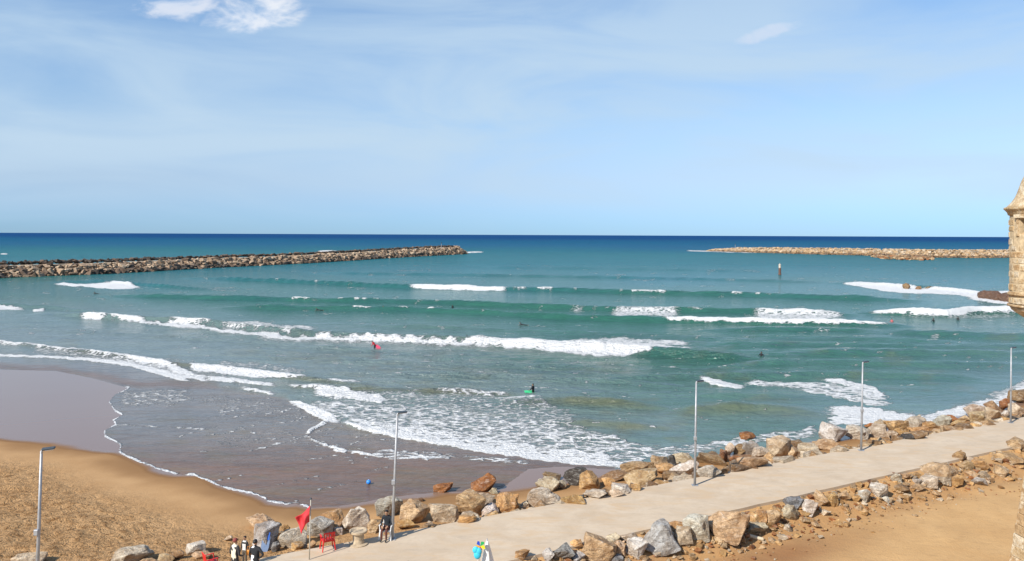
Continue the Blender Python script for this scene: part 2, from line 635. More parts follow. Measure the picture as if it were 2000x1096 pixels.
def grid_faces(ny, nx, keep=None):
    idx = np.arange(ny * nx).reshape(ny, nx)
    q = np.stack([idx[:-1, :-1], idx[:-1, 1:], idx[1:, 1:], idx[1:, :-1]], -1).reshape(-1, 4)
    if keep is not None:
        k = keep
        kk = (k[:-1, :-1] | k[:-1, 1:] | k[1:, 1:] | k[1:, :-1]).reshape(-1)
        q = q[kk]
    return q


def compact(verts, faces, arrs):
    used = np.unique(faces)
    m = np.full(len(verts), -1)
    m[used] = np.arange(len(used))
    return verts[used], m[faces], [a[used] for a in arrs]


# beach: sand seaward of the path, running down below the water
keepb = (t_sea > -1.2) & (S_W > -14)
wet_f = np.clip(1 - sstep(-0.6, 1.1, S_D + (fbm(gx / 3, gy / 3) - 0.5) * 1.6), 0, 1)
band = 0.35 * (1 - sstep(0.4, 4.0, S_D + (fbm(gx / 4, gy / 4) - 0.5) * 3))
wet_a = np.clip(np.maximum(wet_f, band), 0, 1)
vb = np.stack([gx, gy, ZL], -1).reshape(-1, 3)
fb = grid_faces(len(GY), len(GX), keepb)
vb2, fb2, (wa, ta) = compact(vb, fb, [wet_a.ravel(), tread.ravel()])
beach_o = mesh_np('beach', vb2, fb2, M_SAND, True, None, {'wet': ('FLOAT', wa), 'tread': ('FLOAT', ta)})
tag(beach_o, 'orange sand beach sloping down to the wet shore', None, None, 'structure')

# earth terrace landward of the path
keepg = (t_land > -1.2)
br = np.exp(-((t_land - 3.4) / 1.6) ** 2) * sstep(22, 12, gx) * (t_land > 0)
br = np.maximum(br, 0.55 * np.exp(-((t_land - 1.4) / 1.2) ** 2))
zg = ZL + np.where(t_land > 2.0, (fbm(gx / 3.0, gy / 3.0, 3) - 0.5) * 0.10, 0)
vg = np.stack([gx, gy, zg], -1).reshape(-1, 3)
fg = grid_faces(len(GY), len(GX), keepg)
vg2, fg2, (bra,) = compact(vg, fg, [br.ravel()])
earth_o = mesh_np('ground', vg2, fg2, M_EARTH, True, None, {'brown': ('FLOAT', bra)})
tag(earth_o, 'bare sandy earth between the path and the fort wall', None, None, 'structure')

# concrete promenade path
bm = bmesh.new()
xs = np.arange(-80, 80.1, 1.0)
top_s, top_n, bot_s, bot_n = [], [], [], []
for x in xs:
    js = 0.05 * (random.random() - 0.5)
    jn = 0.07 * (random.random() - 0.5)
    ysea, ynear = 38.8 + 0.525 * x + js, 33.0 + 0.545 * x + jn
    top_s.append(bm.verts.new((x, ysea, PATH_Z)))
    top_n.append(bm.verts.new((x, ynear, PATH_Z)))
    bot_s.append(bm.verts.new((x, ysea, PATH_Z - 0.3)))
    bot_n.append(bm.verts.new((x, ynear, PATH_Z - 0.3)))
for i in range(len(xs) - 1):
    bm.faces.new((top_n[i], top_n[i + 1], top_s[i + 1], top_s[i]))
    bm.faces.new((top_s[i], top_s[i + 1], bot_s[i + 1], bot_s[i]))
    bm.faces.new((bot_n[i], bot_n[i + 1], top_n[i + 1], top_n[i]))
path_o = bm_obj('path', bm, M_CONC)
tag(path_o, 'pale concrete promenade path running along the boulders', None, None, 'structure')

# ------------------------------------------------------------------ the sea
SX = np.arange(-900, 2900.1, 3.0)
dys = [0.35, 0.8, 1.4]
while dys[-1] < 560:
    dys.append(dys[-1] + (0.8 if 70 < dys[-1] < 190 else min(1.55, 0.55 + dys[-1] * 0.008)))
SDY = np.array(dys)
sx, sdy = np.meshgrid(SX, SDY)
sy = sdy + horizon(sx)
wx, wy = on_plane(sx, sy, 0.0)
near = sdy > 110
s_w = np.full(sx.shape, -500.0)
s_w[near] = signed(wx[near], wy[near], WL)
PXM = sdy / CAMZ          # pixels per metre of height at each spot

# wave crests, given by where the crest shows in the photograph, and crest height in metres
WAVES = [
    ([(380, 538), (600, 547), (800, 556), (1000, 560), (1200, 565), (1400, 569), (1600, 575), (1780, 580)], 1.0, 1.6, 4.6),
    ([(220, 572), (400, 577), (600, 581), (800, 584), (1000, 592), (1150, 597), (1300, 600), (1480, 603), (1660, 607)], 0.85, 1.4, 3.8),
    ([(1690, 600), (1760, 602), (1850, 605), (1900, 601), (1990, 599), (2250, 603)], 1.25, 1.5, 4.5),
    ([(440, 594), (620, 596), (800, 599), (950, 605), (1100, 614), (1300, 619), (1500, 623), (1760, 627)], 0.85, 1.4, 3.6),
    ([(100, 606), (250, 616), (350, 619), (450, 629), (520, 636), (640, 647), (760, 651), (900, 657), (1000, 662), (1100, 668), (1200, 672), (1345, 681), (1500, 692)], 0.85, 1.1, 4.0),
    ([(1520, 684), (1700, 682), (1850, 684), (2000, 687), (2300, 690)], 0.55, 1.3, 3.2),
    ([(1700, 642), (1900, 649), (2050, 654), (2300, 660)], 0.6, 1.4, 3.6),
    ([(1320, 790), (1450, 787), (1560, 792), (1630, 797)], 0.65, 0.9, 2.4),
    ([(1000, 773), (1130, 776), (1300, 788)], 0.5, 0.8, 2.0),
    ([(1060, 814), (1200, 822), (1310, 826)], 0.38, 0.7, 1.8),
    ([(-200, 655), (0, 664), (170, 684), (330, 706), (480, 721), (600, 736), (780, 758)], 0.32, 0.6, 2.0),
    ([(540, 750), (800, 758), (1020, 765)], 0.25, 0.6, 1.8),
    ([(1640, 549), (1800, 558), (1940, 570)], 0.7, 1.8, 4.5),
    ([(100, 547), (190, 546), (300, 554), (420, 562)], 0.7, 1.4, 4.0),
    ([(-200, 588), (0, 592), (100, 597), (200, 606)], 0.6, 1.3, 3.6),
    ([(700, 632), (850, 635), (1000, 642), (1200, 650), (1400, 655)], 0.30, 1.4, 3.0),
    ([(1480, 655), (1650, 657), (1800, 662), (1950, 672)], 0.35, 1.3, 3.0),
    ([(-100, 496), (100, 497), (260, 501)], 0.9, 3.0, 9.0),
    ([(900, 519), (1200, 523), (1500, 528)], 0.50, 2.2, 6.0),
    ([(600, 530), (1000, 536), (1300, 541), (1600, 548)], 0.55, 1.9, 5.0),
    ([(1380, 640), (1600, 639), (1760, 643)], 0.45, 1.3, 3.2),
    ([(1400, 665), (1600, 668), (1800, 674), (2100, 672)], 0.42, 1.2, 3.0),
    ([(1400, 707), (1600, 702), (1850, 706), (2100, 712)], 0.42, 1.1, 2.8),
    ([(1150, 735), (1400, 728), (1700, 724), (1950, 735)], 0.36, 1.0, 2.6),
    ([(650, 697), (900, 706), (1200, 715)], 0.26, 0.9, 2.4),
    ([(700, 722), (1000, 730), (1300, 745)], 0.26, 0.9, 2.2),
    ([(1350, 765), (1480, 768), (1600, 772)], 0.30, 0.9, 2.2),
    ([(1060, 846), (1250, 852), (1400, 846)], 0.24, 0.7, 1.6),
    ([(60, 640), (300, 652), (520, 668), (760, 684)], 0.22, 0.9, 2.4),
]
hgt = np.zeros(sx.shape)
CREST = []
silt_f = np.zeros(sx.shape)
for wi, (pts, h, wf, wb) in enumerate(WAVES):
    xs_ = np.array([p[0] for p in pts], float)
    ys_ = np.array([p[1] for p in pts], float)
    jig = (fbm(SX / 60.0, np.full(SX.shape, ys_[0]), 3) - 0.5) * 1.6
    yc = np.interp(SX, xs_, ys_)
    dyc = yc - horizon(SX)
    k_ = 1 - h * 1.05 / CAMZ
    dyb = dyc / k_ + jig * np.minimum(1, dyc / 150)
    Dc = F * CAMZ / dyb
    CREST.append((xs_[0], xs_[-1], dyb))
    d = wy - Dc[None, :]
    amp = h * np.interp(SX, [xs_[0] - 40, xs_[0] + 90, xs_[-1] - 90, xs_[-1] + 40], [0, 1, 1, 0])
    amp = amp * (0.72 + 0.56 * fbm(SX / 45.0 + 9, np.full(SX.shape, ys_[-1]), 3))
    prof = np.where(d < 0, np.exp(-(d / (wf * 1.2)) ** 2), np.exp(-np.abs(d / wb) ** 1.6))
    if wi in (7, 8, 9, 10, 11):       # small shore waves carry sand in their faces
        silt_f = np.maximum(silt_f, np.exp(-((d + 0.9 * wf) / (1.3 * wf)) ** 2) * np.minimum(1, amp / h)[None, :])
    hgt = np.maximum(hgt, prof * amp[None, :] * 1.12)
# irregular swell and chop in the geometry where the mesh is fine enough for it
ang = R(5)
rx_ = wx * math.cos(ang) + wy * math.sin(ang)
ry_ = -wx * math.sin(ang) + wy * math.cos(ang)
fade = sstep(900, 250, wy)
swell = (fbm(rx_ / 24.0, ry_ / 7.0, 3) - 0.5) * (0.12 + 0.28 * sstep(150, 100, wy)) * fade
chopg = (fbm(rx_ / 5.0 + 70, ry_ / 2.2, 3) - 0.5) * 0.40 * sstep(170, 90, wy)
shal = sstep(0.5, 30, -s_w)
hgt = hgt * np.clip(0.1 + 0.9 * sstep(1, 12, -s_w), 0, 1) + (swell + chopg) * shal

# foam, as bands between an upper and a lower edge seen in the photograph
foam_v = np.zeros(sx.shape)
wob = (fbm(sx / 16.0, sy / 7.0, 3) - 0.5)
wob2 = (fbm(sx / 55.0 + 30, sy / 20.0, 3) - 0.5)


def foam_band(pts, s=1.1, z=0.0, soft=2.5, rag=7.0, fl=22.0):
    """pts: (x, top, bottom)"""
    global foam_v
    xs_ = np.array([p[0] for p in pts], float)
    i0, i1 = np.searchsorted(SX, xs_[0] - fl), np.searchsorted(SX, xs_[-1] + fl)
    sl = (slice(None), slice(i0, i1))
    top = np.interp(SX[i0:i1], xs_, [p[1] for p in pts])
    bot = np.interp(SX[i0:i1], xs_, [p[2] for p in pts])
    hz = horizon(SX[i0:i1])
    zt = 2 * z if z >= 0.4 else z          # crest foam sits at crest height
    zb = zt if z >= 0.5 else (0.15 if z >= 0.4 else z)
    top = hz + (top - hz) / (1 - zt / CAMZ)
    bot = hz + (bot - hz) / (1 - zb / CAMZ)
    mid = (top + bot) / 2
    if z >= 0.5:       # foam riding on a steep crest covers little ground
        hw = np.maximum((bot - top) * 0.17, 0.8)
        long_ = 1.0 if xs_[-1] - xs_[0] > 90 else 0.0
        want = (top - hz)
        best = min((c_ for c_ in CREST if c_[0] - 60 < xs_.mean() < c_[1] + 60), key=lambda c_: np.abs(c_[2][i0:i1] - want).mean())
        lip = hz + best[2][i0:i1]
        top, bot = lip - 0.9, lip + 0.55 + hw * 0.9 * long_
        rag, soft = rag * 0.4, 1.2
        s = s * (0.85 + 0.15 * long_)
    elif z >= 0.4:
        hw = np.maximum((bot - top) * 0.5, 2.2)
        top, bot = mid - hw, mid + hw
    else:
        hw = (bot - top) * 0.42
        top, bot = mid - hw, mid + hw
    y = sy[sl] + (wob[sl] * rag + wob2[sl] * rag * 0.7)
    e = np.interp(SX[i0:i1], [xs_[0] - fl * 0.3, xs_[0] + fl * 0.7, xs_[-1] - fl * 0.7, xs_[-1] + fl * 0.3], [0, 1, 1, 0])
    v = np.clip((y - top + soft * 0.5) / soft, 0, 1) * np.clip((bot - y + soft * 0.5) / soft, 0, 1) * e * s
    foam_v[sl] = np.maximum(foam_v[sl], v)


def foam_line(pts, wpx, s=1.0, jit=3.0):
    global foam_v
    x0, x1 = min(p[0] for p in pts) - 20, max(p[0] for p in pts) + 20
    y0, y1 = min(p[1] for p in pts) - 20, max(p[1] for p in pts) + 20
    i0, i1 = np.searchsorted(SX, x0), np.searchsorted(SX, x1)
    sub = (slice(None), slice(i0, i1))
    X, Y = sx[sub], sy[sub]
    m = (Y > y0) & (Y < y1)
    if not m.any():
        return
    d = seg_dist(X[m] + wob2[sub][m] * jit * 2, Y[m] + wob[sub][m] * jit, pts)
    v = (0.45 + 0.75 * sstep(0.30, 0.55, fbm(X[m] / 20.0 + 5, Y[m] / 20.0, 3))) * np.clip(1.5 - d / (wpx * (0.55 + 0.9 * fbm(X[m] / 14.0, Y[m] / 14.0, 2))), 0, 1) * s
    cur = foam_v[sub]
    cur[m] = np.maximum(cur[m], v)
    foam_v[sub] = cur


B = foam_band
# far breakers
B([(107, 549, 553), (150, 551, 557), (190, 549, 562), (220, 548, 565), (250, 549, 564), (275, 556, 561)], 1.2, 0.4, 2, 3)
B([(-120, 590, 604), (0, 592, 604), (46, 596, 603)], 1.2, 0.4, 2, 3)
B([(64, 598, 606), (88, 599, 605)], 1.2, 0.4, 2, 2, 6)
B([(568, 575, 582), (606, 576, 582)], 1.25, 0.6, 1.5, 2, 5)
for a, c_ in ((660, 673), (690, 703), (706, 718), (728, 742)):
    B([(a, 578, 583), (c_, 579, 583)], 0.95, 0.6, 1.5, 2, 5)
B([(688, 597, 604), (726, 598, 604)], 1.2, 0.6, 1.5, 2, 5)
B([(778, 599, 604), (800, 600, 604)], 1.0, 0.6, 1.5, 2, 5)
B([(834, 599, 606), (850, 600, 606)], 1.1, 0.6, 1.5, 2, 5)
B([(848, 585, 596), (858, 586, 594)], 0.7, 0.6, 1.5, 2, 5)
B([(800, 554, 560), (824, 555, 561), (828, 556, 562), (870, 556, 565), (930, 557, 566), (990, 559, 565)], 1.25, 0.6, 2, 3)
B([(1000, 559, 562), (1030, 559, 562)], 0.9, 0.6, 1.5, 2, 8)
B([(1046, 560, 565), (1082, 560, 566)], 1.15, 0.6, 1.5, 2, 7)
B([(1232, 564, 569), (1270, 564, 570), (1302, 566, 569)], 1.15, 0.6, 1.5, 2, 7)
B([(1428, 567, 573), (1452, 568, 573)], 1.15, 0.6, 1.5, 2, 5)
B([(1474, 570, 573), (1486, 570, 573)], 1.0, 0.6, 1.5, 2, 4)
for a, y_ in ((538, 546), (614, 548), (1210, 564), (1120, 562)):
    B([(a, y_, y_ + 4), (a + 8, y_, y_ + 4)], 0.9, 0.6, 1.5, 2, 3)
# between second and third crest, right of centre
B([(1010, 612, 614), (1100, 612, 616), (1200, 613, 618)], 0.62, 0.3, 3, 5)
B([(1110, 602, 610), (1145, 598, 608)], 0.50, 0.2, 3, 5)
B([(1190, 606, 616), (1230, 596, 618), (1270, 597, 618), (1330, 604, 618)], 0.66, 0.2, 4, 6)
B([(1295, 617, 622), (1350, 617, 623), (1450, 619, 626), (1550, 622, 629), (1650, 624, 631), (1735, 626, 630)], 1.15, 0.6, 2, 3)
B([(1340, 598, 602), (1380, 597, 604)], 0.8, 0.5, 2, 3)
B([(1470, 602, 622), (1500, 599, 624), (1560, 600, 624), (1620, 602, 623), (1650, 610, 622)], 0.68, 0.2, 4, 7)
B([(1480, 600, 604), (1560, 600, 605), (1620, 602, 606)], 1.05, 0.5, 2, 3)
# right reef and right wave
B([(1645, 552, 554), (1680, 549, 560), (1720, 550, 568), (1760, 554, 573), (1800, 562, 573), (1870, 565, 575), (1920, 567, 585), (1985, 565, 572), (2200, 566, 574)], 1.25, 0.2, 2.5, 3)
B([(1890, 572, 584), (1940, 584, 592), (1990, 592, 598), (2200, 598, 606)], 1.15, 0.1, 2, 3)
B([(1700, 600, 604), (1745, 602, 608), (1790, 605, 614), (1850, 607, 616), (1880, 603, 615), (1915, 599, 606), (1985, 599, 608), (2200, 600, 612)], 1.25, 0.7, 2, 3)
B([(1760, 614, 620), (1900, 616, 624), (1985, 612, 622)], 0.42, 0.0, 4, 5)
# the long breaker
B([(157, 609, 617), (220, 614, 624), (300, 620, 632), (360, 622, 638), (450, 633, 646), (520, 640, 656), (600, 647, 661), (720, 650, 664), (850, 656, 669), (1000, 662, 678), (1100, 664, 686), (1160, 660, 690), (1215, 660, 692), (1260, 662, 688), (1310, 666, 684), (1352, 672, 682)], 1.15, 0.45, 4.0, 7)
B([(330, 616, 628), (380, 618, 632), (420, 620, 634)], 0.95, 0.4, 3, 5)
B([(430, 626, 640), (500, 624, 645), (560, 630, 650), (620, 636, 650)], 0.62, 0.2, 4, 7)
B([(1100, 660, 672), (1160, 656, 672), (1260, 658, 672), (1350, 664, 674)], 0.72, 0.2, 4, 6)
B([(500, 655, 664), (700, 662, 672), (900, 668, 678), (1050, 676, 688), (1200, 688, 698)], 0.45, 0.0, 5, 6)
# shore break, lower left
B([(-300, 655, 662), (0, 664, 670), (60, 668, 674), (130, 676, 682), (200, 684, 692), (260, 692, 701), (320, 703, 716), (370, 722, 742), (410, 732, 744)], 0.95, 0.15, 4, 8)
B([(200, 690, 706), (260, 698, 718), (320, 708, 732), (370, 724, 746)], 0.58, 0.0, 5, 8)
B([(-300, 688, 692), (0, 691, 696), (100, 694, 699), (190, 700, 707), (260, 708, 718), (320, 722, 736), (370, 738, 748)], 1.2, 0.0, 2.5, 4)
B([(60, 674, 690), (150, 682, 698), (240, 694, 712)], 0.45, 0.0, 4, 7)
B([(370, 712, 722), (430, 716, 728), (500, 722, 736), (560, 730, 740), (602, 734, 741)], 1.05, 0.1, 3, 6)
B([(420, 702, 716), (520, 708, 724), (600, 718, 732)], 0.42, 0.0, 4, 8)
B([(400, 734, 742), (450, 736, 746), (500, 744, 752), (540, 750, 757)], 1.05, 0.0, 3, 5)
B([(470, 752, 759), (505, 760, 767), (538, 766, 773)], 1.1, 0.0, 2.5, 4)
B([(636, 738, 746), (690, 741, 748), (706, 744, 748)], 1.0, 0.1, 3, 5)
B([(560, 752, 758), (640, 754, 762)], 0.8, 0, 3, 5)
# shore break, middle
B([(612, 754, 772), (640, 752, 774), (680, 758, 778), (740, 770, 786), (760, 778, 786)], 1.05, 0.1, 4, 8)
B([(563, 776, 784), (590, 784, 802), (630, 800, 822), (664, 816, 830)], 1.15, 0.05, 3, 5)
B([(600, 784, 800), (640, 780, 820), (700, 780, 836), (780, 786, 850), (900, 792, 870), (1000, 805, 888), (1100, 820, 896), (1180, 845, 902), (1240, 865, 904), (1300, 870, 895)], 0.56, 0.0, 8, 14)
B([(690, 820, 835), (760, 825, 848), (850, 836, 862), (950, 852, 880), (1050, 868, 895), (1200, 885, 908)], 0.78, 0.0, 5, 9)
B([(640, 760, 790), (800, 765, 800), (960, 770, 810), (1040, 780, 830), (1130, 800, 840)], 0.42, 0.0, 6, 12)
B([(670, 822, 830), (720, 834, 844), (790, 846, 858), (870, 858, 870), (960, 872, 886), (1050, 884, 898), (1130, 894, 908), (1220, 898, 912)], 1.25, 0.05, 3, 5)
B([(720, 886, 893), (780, 886, 899), (840, 888, 900), (880, 888, 897)], 0.66, 0.0, 3, 5)
B([(900, 888, 898), (980, 893, 905), (1040, 900, 908)], 0.56, 0.0, 3, 6)
B([(960, 772, 778), (1040, 772, 778), (1060, 774, 780)], 0.85, 0.2, 3, 5)
B([(850, 760, 768), (920, 762, 770), (1000, 765, 772)], 0.56, 0.1, 3, 7)
# lower right
B([(1368, 731, 738), (1395, 736, 750), (1430, 744, 756), (1456, 748, 755)], 1.2, 0.3, 2.5, 4)
B([(1450, 742, 752), (1540, 742, 756), (1620, 746, 764), (1690, 756, 776), (1738, 768, 784)], 0.70, 0.1, 4, 9)
B([(1606, 735, 744), (1650, 742, 752), (1700, 752, 764), (1728, 768, 776)], 0.95, 0.1, 3, 6)
B([(1560, 756, 764), (1630, 762, 776), (1700, 776, 790), (1745, 784, 794)], 0.72, 0.1, 3, 7)
B([(1612, 788, 808), (1640, 790, 814), (1700, 792, 818), (1760, 800, 824), (1800, 806, 826)], 1.1, 0.2, 5, 12, 50)
B([(1616, 814, 830), (1700, 816, 832), (1780, 814, 834)], 0.9, 0.0, 4, 8)
B([(1780, 812, 836), (1840, 800, 826), (1900, 785, 812), (1960, 765, 798), (2000, 745, 780), (2100, 715, 755), (2300, 680, 720)], 0.85, 0.0, 6, 10)
B([(1850, 796, 810), (1920, 776, 792), (2000, 738, 765), (2100, 705, 730)], 0.55, 0.0, 6, 10)
B([(1380, 862, 878), (1450, 852, 870), (1540, 842, 862), (1600, 828, 850)], 0.58, 0.0, 5, 9)
B([(1250, 875, 900), (1400, 862, 885)], 0.50, 0.0, 5, 9)
# far sea: at the breakwater heads and beyond
B([(620, 489, 494), (660, 489, 494)], 0.95, 0.0, 1.5, 2, 8)
B([(880, 496, 499), (915, 491, 495), (945, 490, 493)], 0.75, 0.0, 1.5, 2, 8)
B([(1340, 488, 491), (1390, 490, 493), (1480, 493, 495)], 0.7, 0.0, 1.5, 2, 8)
B([(0, 494, 498), (16, 494, 498)], 0.9, 0.2, 1.5, 2, 6)
# lace-like trails of thin foam and the swash outline
L = foam_line
L([(x, y - 1.5) for x, y in WATERLINE_PX[5:28]], 2.6, 1.15, 1.5)
L([(224, 829), (300, 833), (400, 838)], 1.6, 0.50, 3)
L([(640, 824), (610, 840), (596, 852), (630, 868), (664, 880), (710, 888), (730, 890)], 2.8, 1.1, 2)
L([(560, 984), (575, 980), (582, 976)], 2.0, 1.0, 1)
for k in range(26):
    x0 = random.uniform(330, 700)
    y0 = random.uniform(800, 960)
    L([(x0, y0), (x0 + 40, y0 - 8), (x0 + 90, y0 - 20)], 1.6, random.uniform(0.30, 0.45), 6)
B([(232, 762, 800), (300, 758, 795), (380, 758, 785)], 0.42, 0.0, 8, 12)
B([(380, 768, 790), (520, 775, 810), (600, 800, 830)], 0.27, 0.0, 8, 12)
B([(420, 850, 880), (560, 840, 870), (640, 850, 880)], 0.25, 0.0, 8, 12)
B([(720, 874, 894), (800, 878, 898), (900, 884, 900)], 0.48, 0.0, 4, 8)
# whitecaps over the open bay, plus sparkle painted as foam flecks nearer the shore
open_n = fbm(sx / 22.0 + 3, sdy / 3.2, 3)
foam_v = np.maximum(foam_v, (0.36 + 0.06 * sstep(170, 230, sdy)) * sstep(0.70, 0.78, open_n) * sstep(40, 70, sdy) * (s_w < -8))

# body colour: blue offshore, teal in the bay, grey-brown where sand is stirred up
def lerp(a, b_, t):
    return a * (1 - t[..., None]) + b_ * t[..., None]


cc = lambda *v: np.array(v)
deep, blue = cc(0.016, 0.066, 0.175), cc(0.014, 0.098, 0.185)
teal, green = cc(0.018, 0.128, 0.155), cc(0.028, 0.110, 0.070)
shoal, sandc = cc(0.178, 0.212, 0.208), cc(0.165, 0.146, 0.132)
pat = fbm(sx / 260.0, sdy / 22.0, 3) - 0.5
q = np.log(np.maximum(wy, 1)) + pat * 0.5
body_c = lerp(np.broadcast_to(deep, sx.shape + (3,)), blue, sstep(math.log(4000), math.log(1500), q))
body_c = lerp(body_c, teal, sstep(math.log(1300), math.log(620), q))
body_c = lerp(body_c, green, sstep(math.log(430), math.log(165), q) * 0.92)
near_l = np.clip(sstep(92, 12, -s_w + pat * 26 + 48 * sstep(800, 1500, sx) - 14 * sstep(520, 250, sx)), 0, 1)
body_c = lerp(body_c, shoal, near_l * 0.85)
film = np.clip(sstep(16, 2, -s_w + pat * 10 + 15 * sstep(900, 1350, sx)), 0, 1)
left_f = sstep(760, 560, sx) * sstep(700, 760, sy)
low_f = sstep(0, 10, sy - np.interp(sx, [0, 400, 560, 690, 900, 1200, 1300], [716, 744, 772, 832, 872, 908, 1200]))
film = np.maximum(film, np.clip(low_f, 0, 1))
body_c = lerp(body_c, sandc, np.clip(film, 0, 1))
mud = np.clip(film, 0, 1) * np.clip(np.maximum(sstep(830, 925, sy), 0.8 * np.clip(1.3 - seg_dist(sx, sy + wob2 * 10, [(-300, 712), (0, 718), (110, 722), (180, 733), (270, 750), (420, 752)]) / 9.0, 0, 1)), 0, 1)
body_c = lerp(body_c, cc(0.165, 0.105, 0.078), mud)
# silt carried in wave faces close to the shore
silt = sstep(0.55, 0.75, fbm(sx / 70.0 + 11, sdy / 14.0, 3)) * sstep(70, 20, -s_w)
body_c = lerp(body_c, cc(0.15, 0.12, 0.055), silt * 0.25)
body_c = lerp(body_c, cc(0.115, 0.105, 0.045), np.clip(silt_f, 0, 1) * (0.55 + 0.6 * pat))
chop_a = np.clip(0.18 + 0.82 * sstep(2, 40, -s_w), 0, 1) * np.interp(wy, [40, 90, 140, 300, 500, 3000], [0.9, 0.9, 0.28, 0.28, 0.5, 1.2])
chop_a = chop_a * (1 - 0.25 * np.clip(film, 0, 1))
gloss_a = np.interp(wy, [60, 120, 200, 300, 420, 800, 1600, 4000], [0.85, 1.0, 0.95, 0.62, 0.36, 0.16, 0.06, 0.0]) * (1 - 0.30 * mud)

hgt = hgt + np.clip(foam_v - 0.4, 0, 0.8) * (0.03 + 0.24 * vnoise(wx / 0.7, wy / 0.9)) * sstep(3, 14, -s_w)
hgt = np.where(s_w > -0.8, np.minimum(hgt, 0.006), hgt)
keep = s_w < 1.5
vs = np.stack([wx, wy, hgt], -1).reshape(-1, 3)
fs = grid_faces(len(SDY), len(SX), keep)
fs = fs[:, ::-1]
rgba = np.concatenate([body_c, np.ones(sx.shape + (1,))], -1).reshape(-1, 4)
vs2, fs2, (r2_, f2_, c2_, g2_) = compact(vs, fs, [rgba, foam_v.ravel(), chop_a.ravel(), gloss_a.ravel()])
sea_o = mesh_np('sea', vs2, fs2, M_SEA, True, None, {'body': ('FLOAT_COLOR', r2_), 'foam': ('FLOAT', f2_), 'chop': ('FLOAT', c2_), 'gloss': ('FLOAT', g2_)})
tag(sea_o, 'blue green sea with rows of white breakers', None, None, 'structure')

# ------------------------------------------------------------------ rocks
def rock_mesh(seed, pts=17, rough=0.05, sub=1):
    rr = random.Random(seed)
    bm = bmesh.new()
    for _ in range(pts):
        v = Vector((rr.gauss(0, 1), rr.gauss(0, 1), rr.gauss(0, 1))).normalized()
        m = max(abs(v.x), abs(v.y), abs(v.z))
        v = v.lerp(v / m, 0.45) * rr.uniform(0.82, 1.08)
        bm.verts.new(v)
    res = bmesh.ops.convex_hull(bm, input=bm.verts)
    junk = [e for e in res['geom_interior'] if isinstance(e, bmesh.types.BMVert)]
    bmesh.ops.delete(bm, geom=junk, context='VERTS')
    bmesh.ops.dissolve_limit(bm, angle_limit=R(20), verts=bm.verts[:], edges=bm.edges[:])
    bmesh.ops.bevel(bm, geom=bm.edges[:], offset=0.05, segments=1, affect='EDGES', clamp_overlap=True)
    bmesh.ops.triangulate(bm, faces=bm.faces[:])
    if sub:
        bmesh.ops.subdivide_edges(bm, edges=bm.edges[:], cuts=1, use_grid_fill=True)
        bmesh.ops.triangulate(bm, faces=bm.faces[:])
        if len(bm.verts) < 500:
            bmesh.ops.subdivide_edges(bm, edges=bm.edges[:], cuts=1, use_grid_fill=True)
        off = rr.uniform(0, 50)
        for v in bm.verts:
            n = v.co.normalized()
            a = float(vnoise(np.array([v.co.x * 2.1 + off + v.co.z]), np.array([v.co.y * 2.1 + off - v.co.z]))[0]) - 0.5
            a2 = float(vnoise(np.array([v.co.x * 6.3 + off - v.co.z * 4]), np.array([v.co.y * 6.3 - off + v.co.z * 5]))[0]) - 0.5
            v.co += n * (a * rough * 4.5 + a2 * 0.11)
    xs = [v.co for v in bm.verts]
    lo = Vector((min(c.x for c in xs), min(c.y for c in xs), min(c.z for c in xs)))
    hi = Vector((max(c.x for c in xs), max(c.y for c in xs), max(c.z for c in xs)))
    for v in bm.verts:
        v.co = Vector(((v.co[i] - (lo[i] + hi[i]) / 2) / (hi[i] - lo[i]) for i in range(3)))
    me = bpy.data.meshes.new('rock')
    bm.to_mesh(me)
    bm.free()
    me.materials.append(M_ROCK)
    return me


ROCKS = [rock_mesh(100 + i, 11 + i % 8) for i in range(22)]
LOW = [rock_mesh(300 + i, 11, 0.0, 0) for i in range(10)]

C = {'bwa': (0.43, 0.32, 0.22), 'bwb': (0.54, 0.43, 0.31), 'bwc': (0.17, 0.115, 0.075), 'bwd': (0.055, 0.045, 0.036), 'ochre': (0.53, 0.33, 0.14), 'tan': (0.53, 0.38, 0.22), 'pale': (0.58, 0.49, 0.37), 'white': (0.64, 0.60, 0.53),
     'grey': (0.43, 0.41, 0.38), 'dark': (0.060, 0.052, 0.045), 'brown': (0.30, 0.19, 0.095), 'rust': (0.33, 0.135, 0.040),
     'slate': (0.23, 0.235, 0.25)}
WORD = {'ochre': 'ochre', 'tan': 'tan', 'pale': 'pale cream', 'white': 'whitish', 'grey': 'light grey', 'dark': 'blackish wet',
        'brown': 'brown', 'rust': 'rust brown', 'slate': 'dark grey'}
Z4, Z6, Z5, Z3, Z2, Z1 = (1000, 800, 3.702), (1500, 840, 4.0), (1500, 640, 4.0), (700, 860, 4.645), (400, 900, 5.0), (0, 840, 4.0)
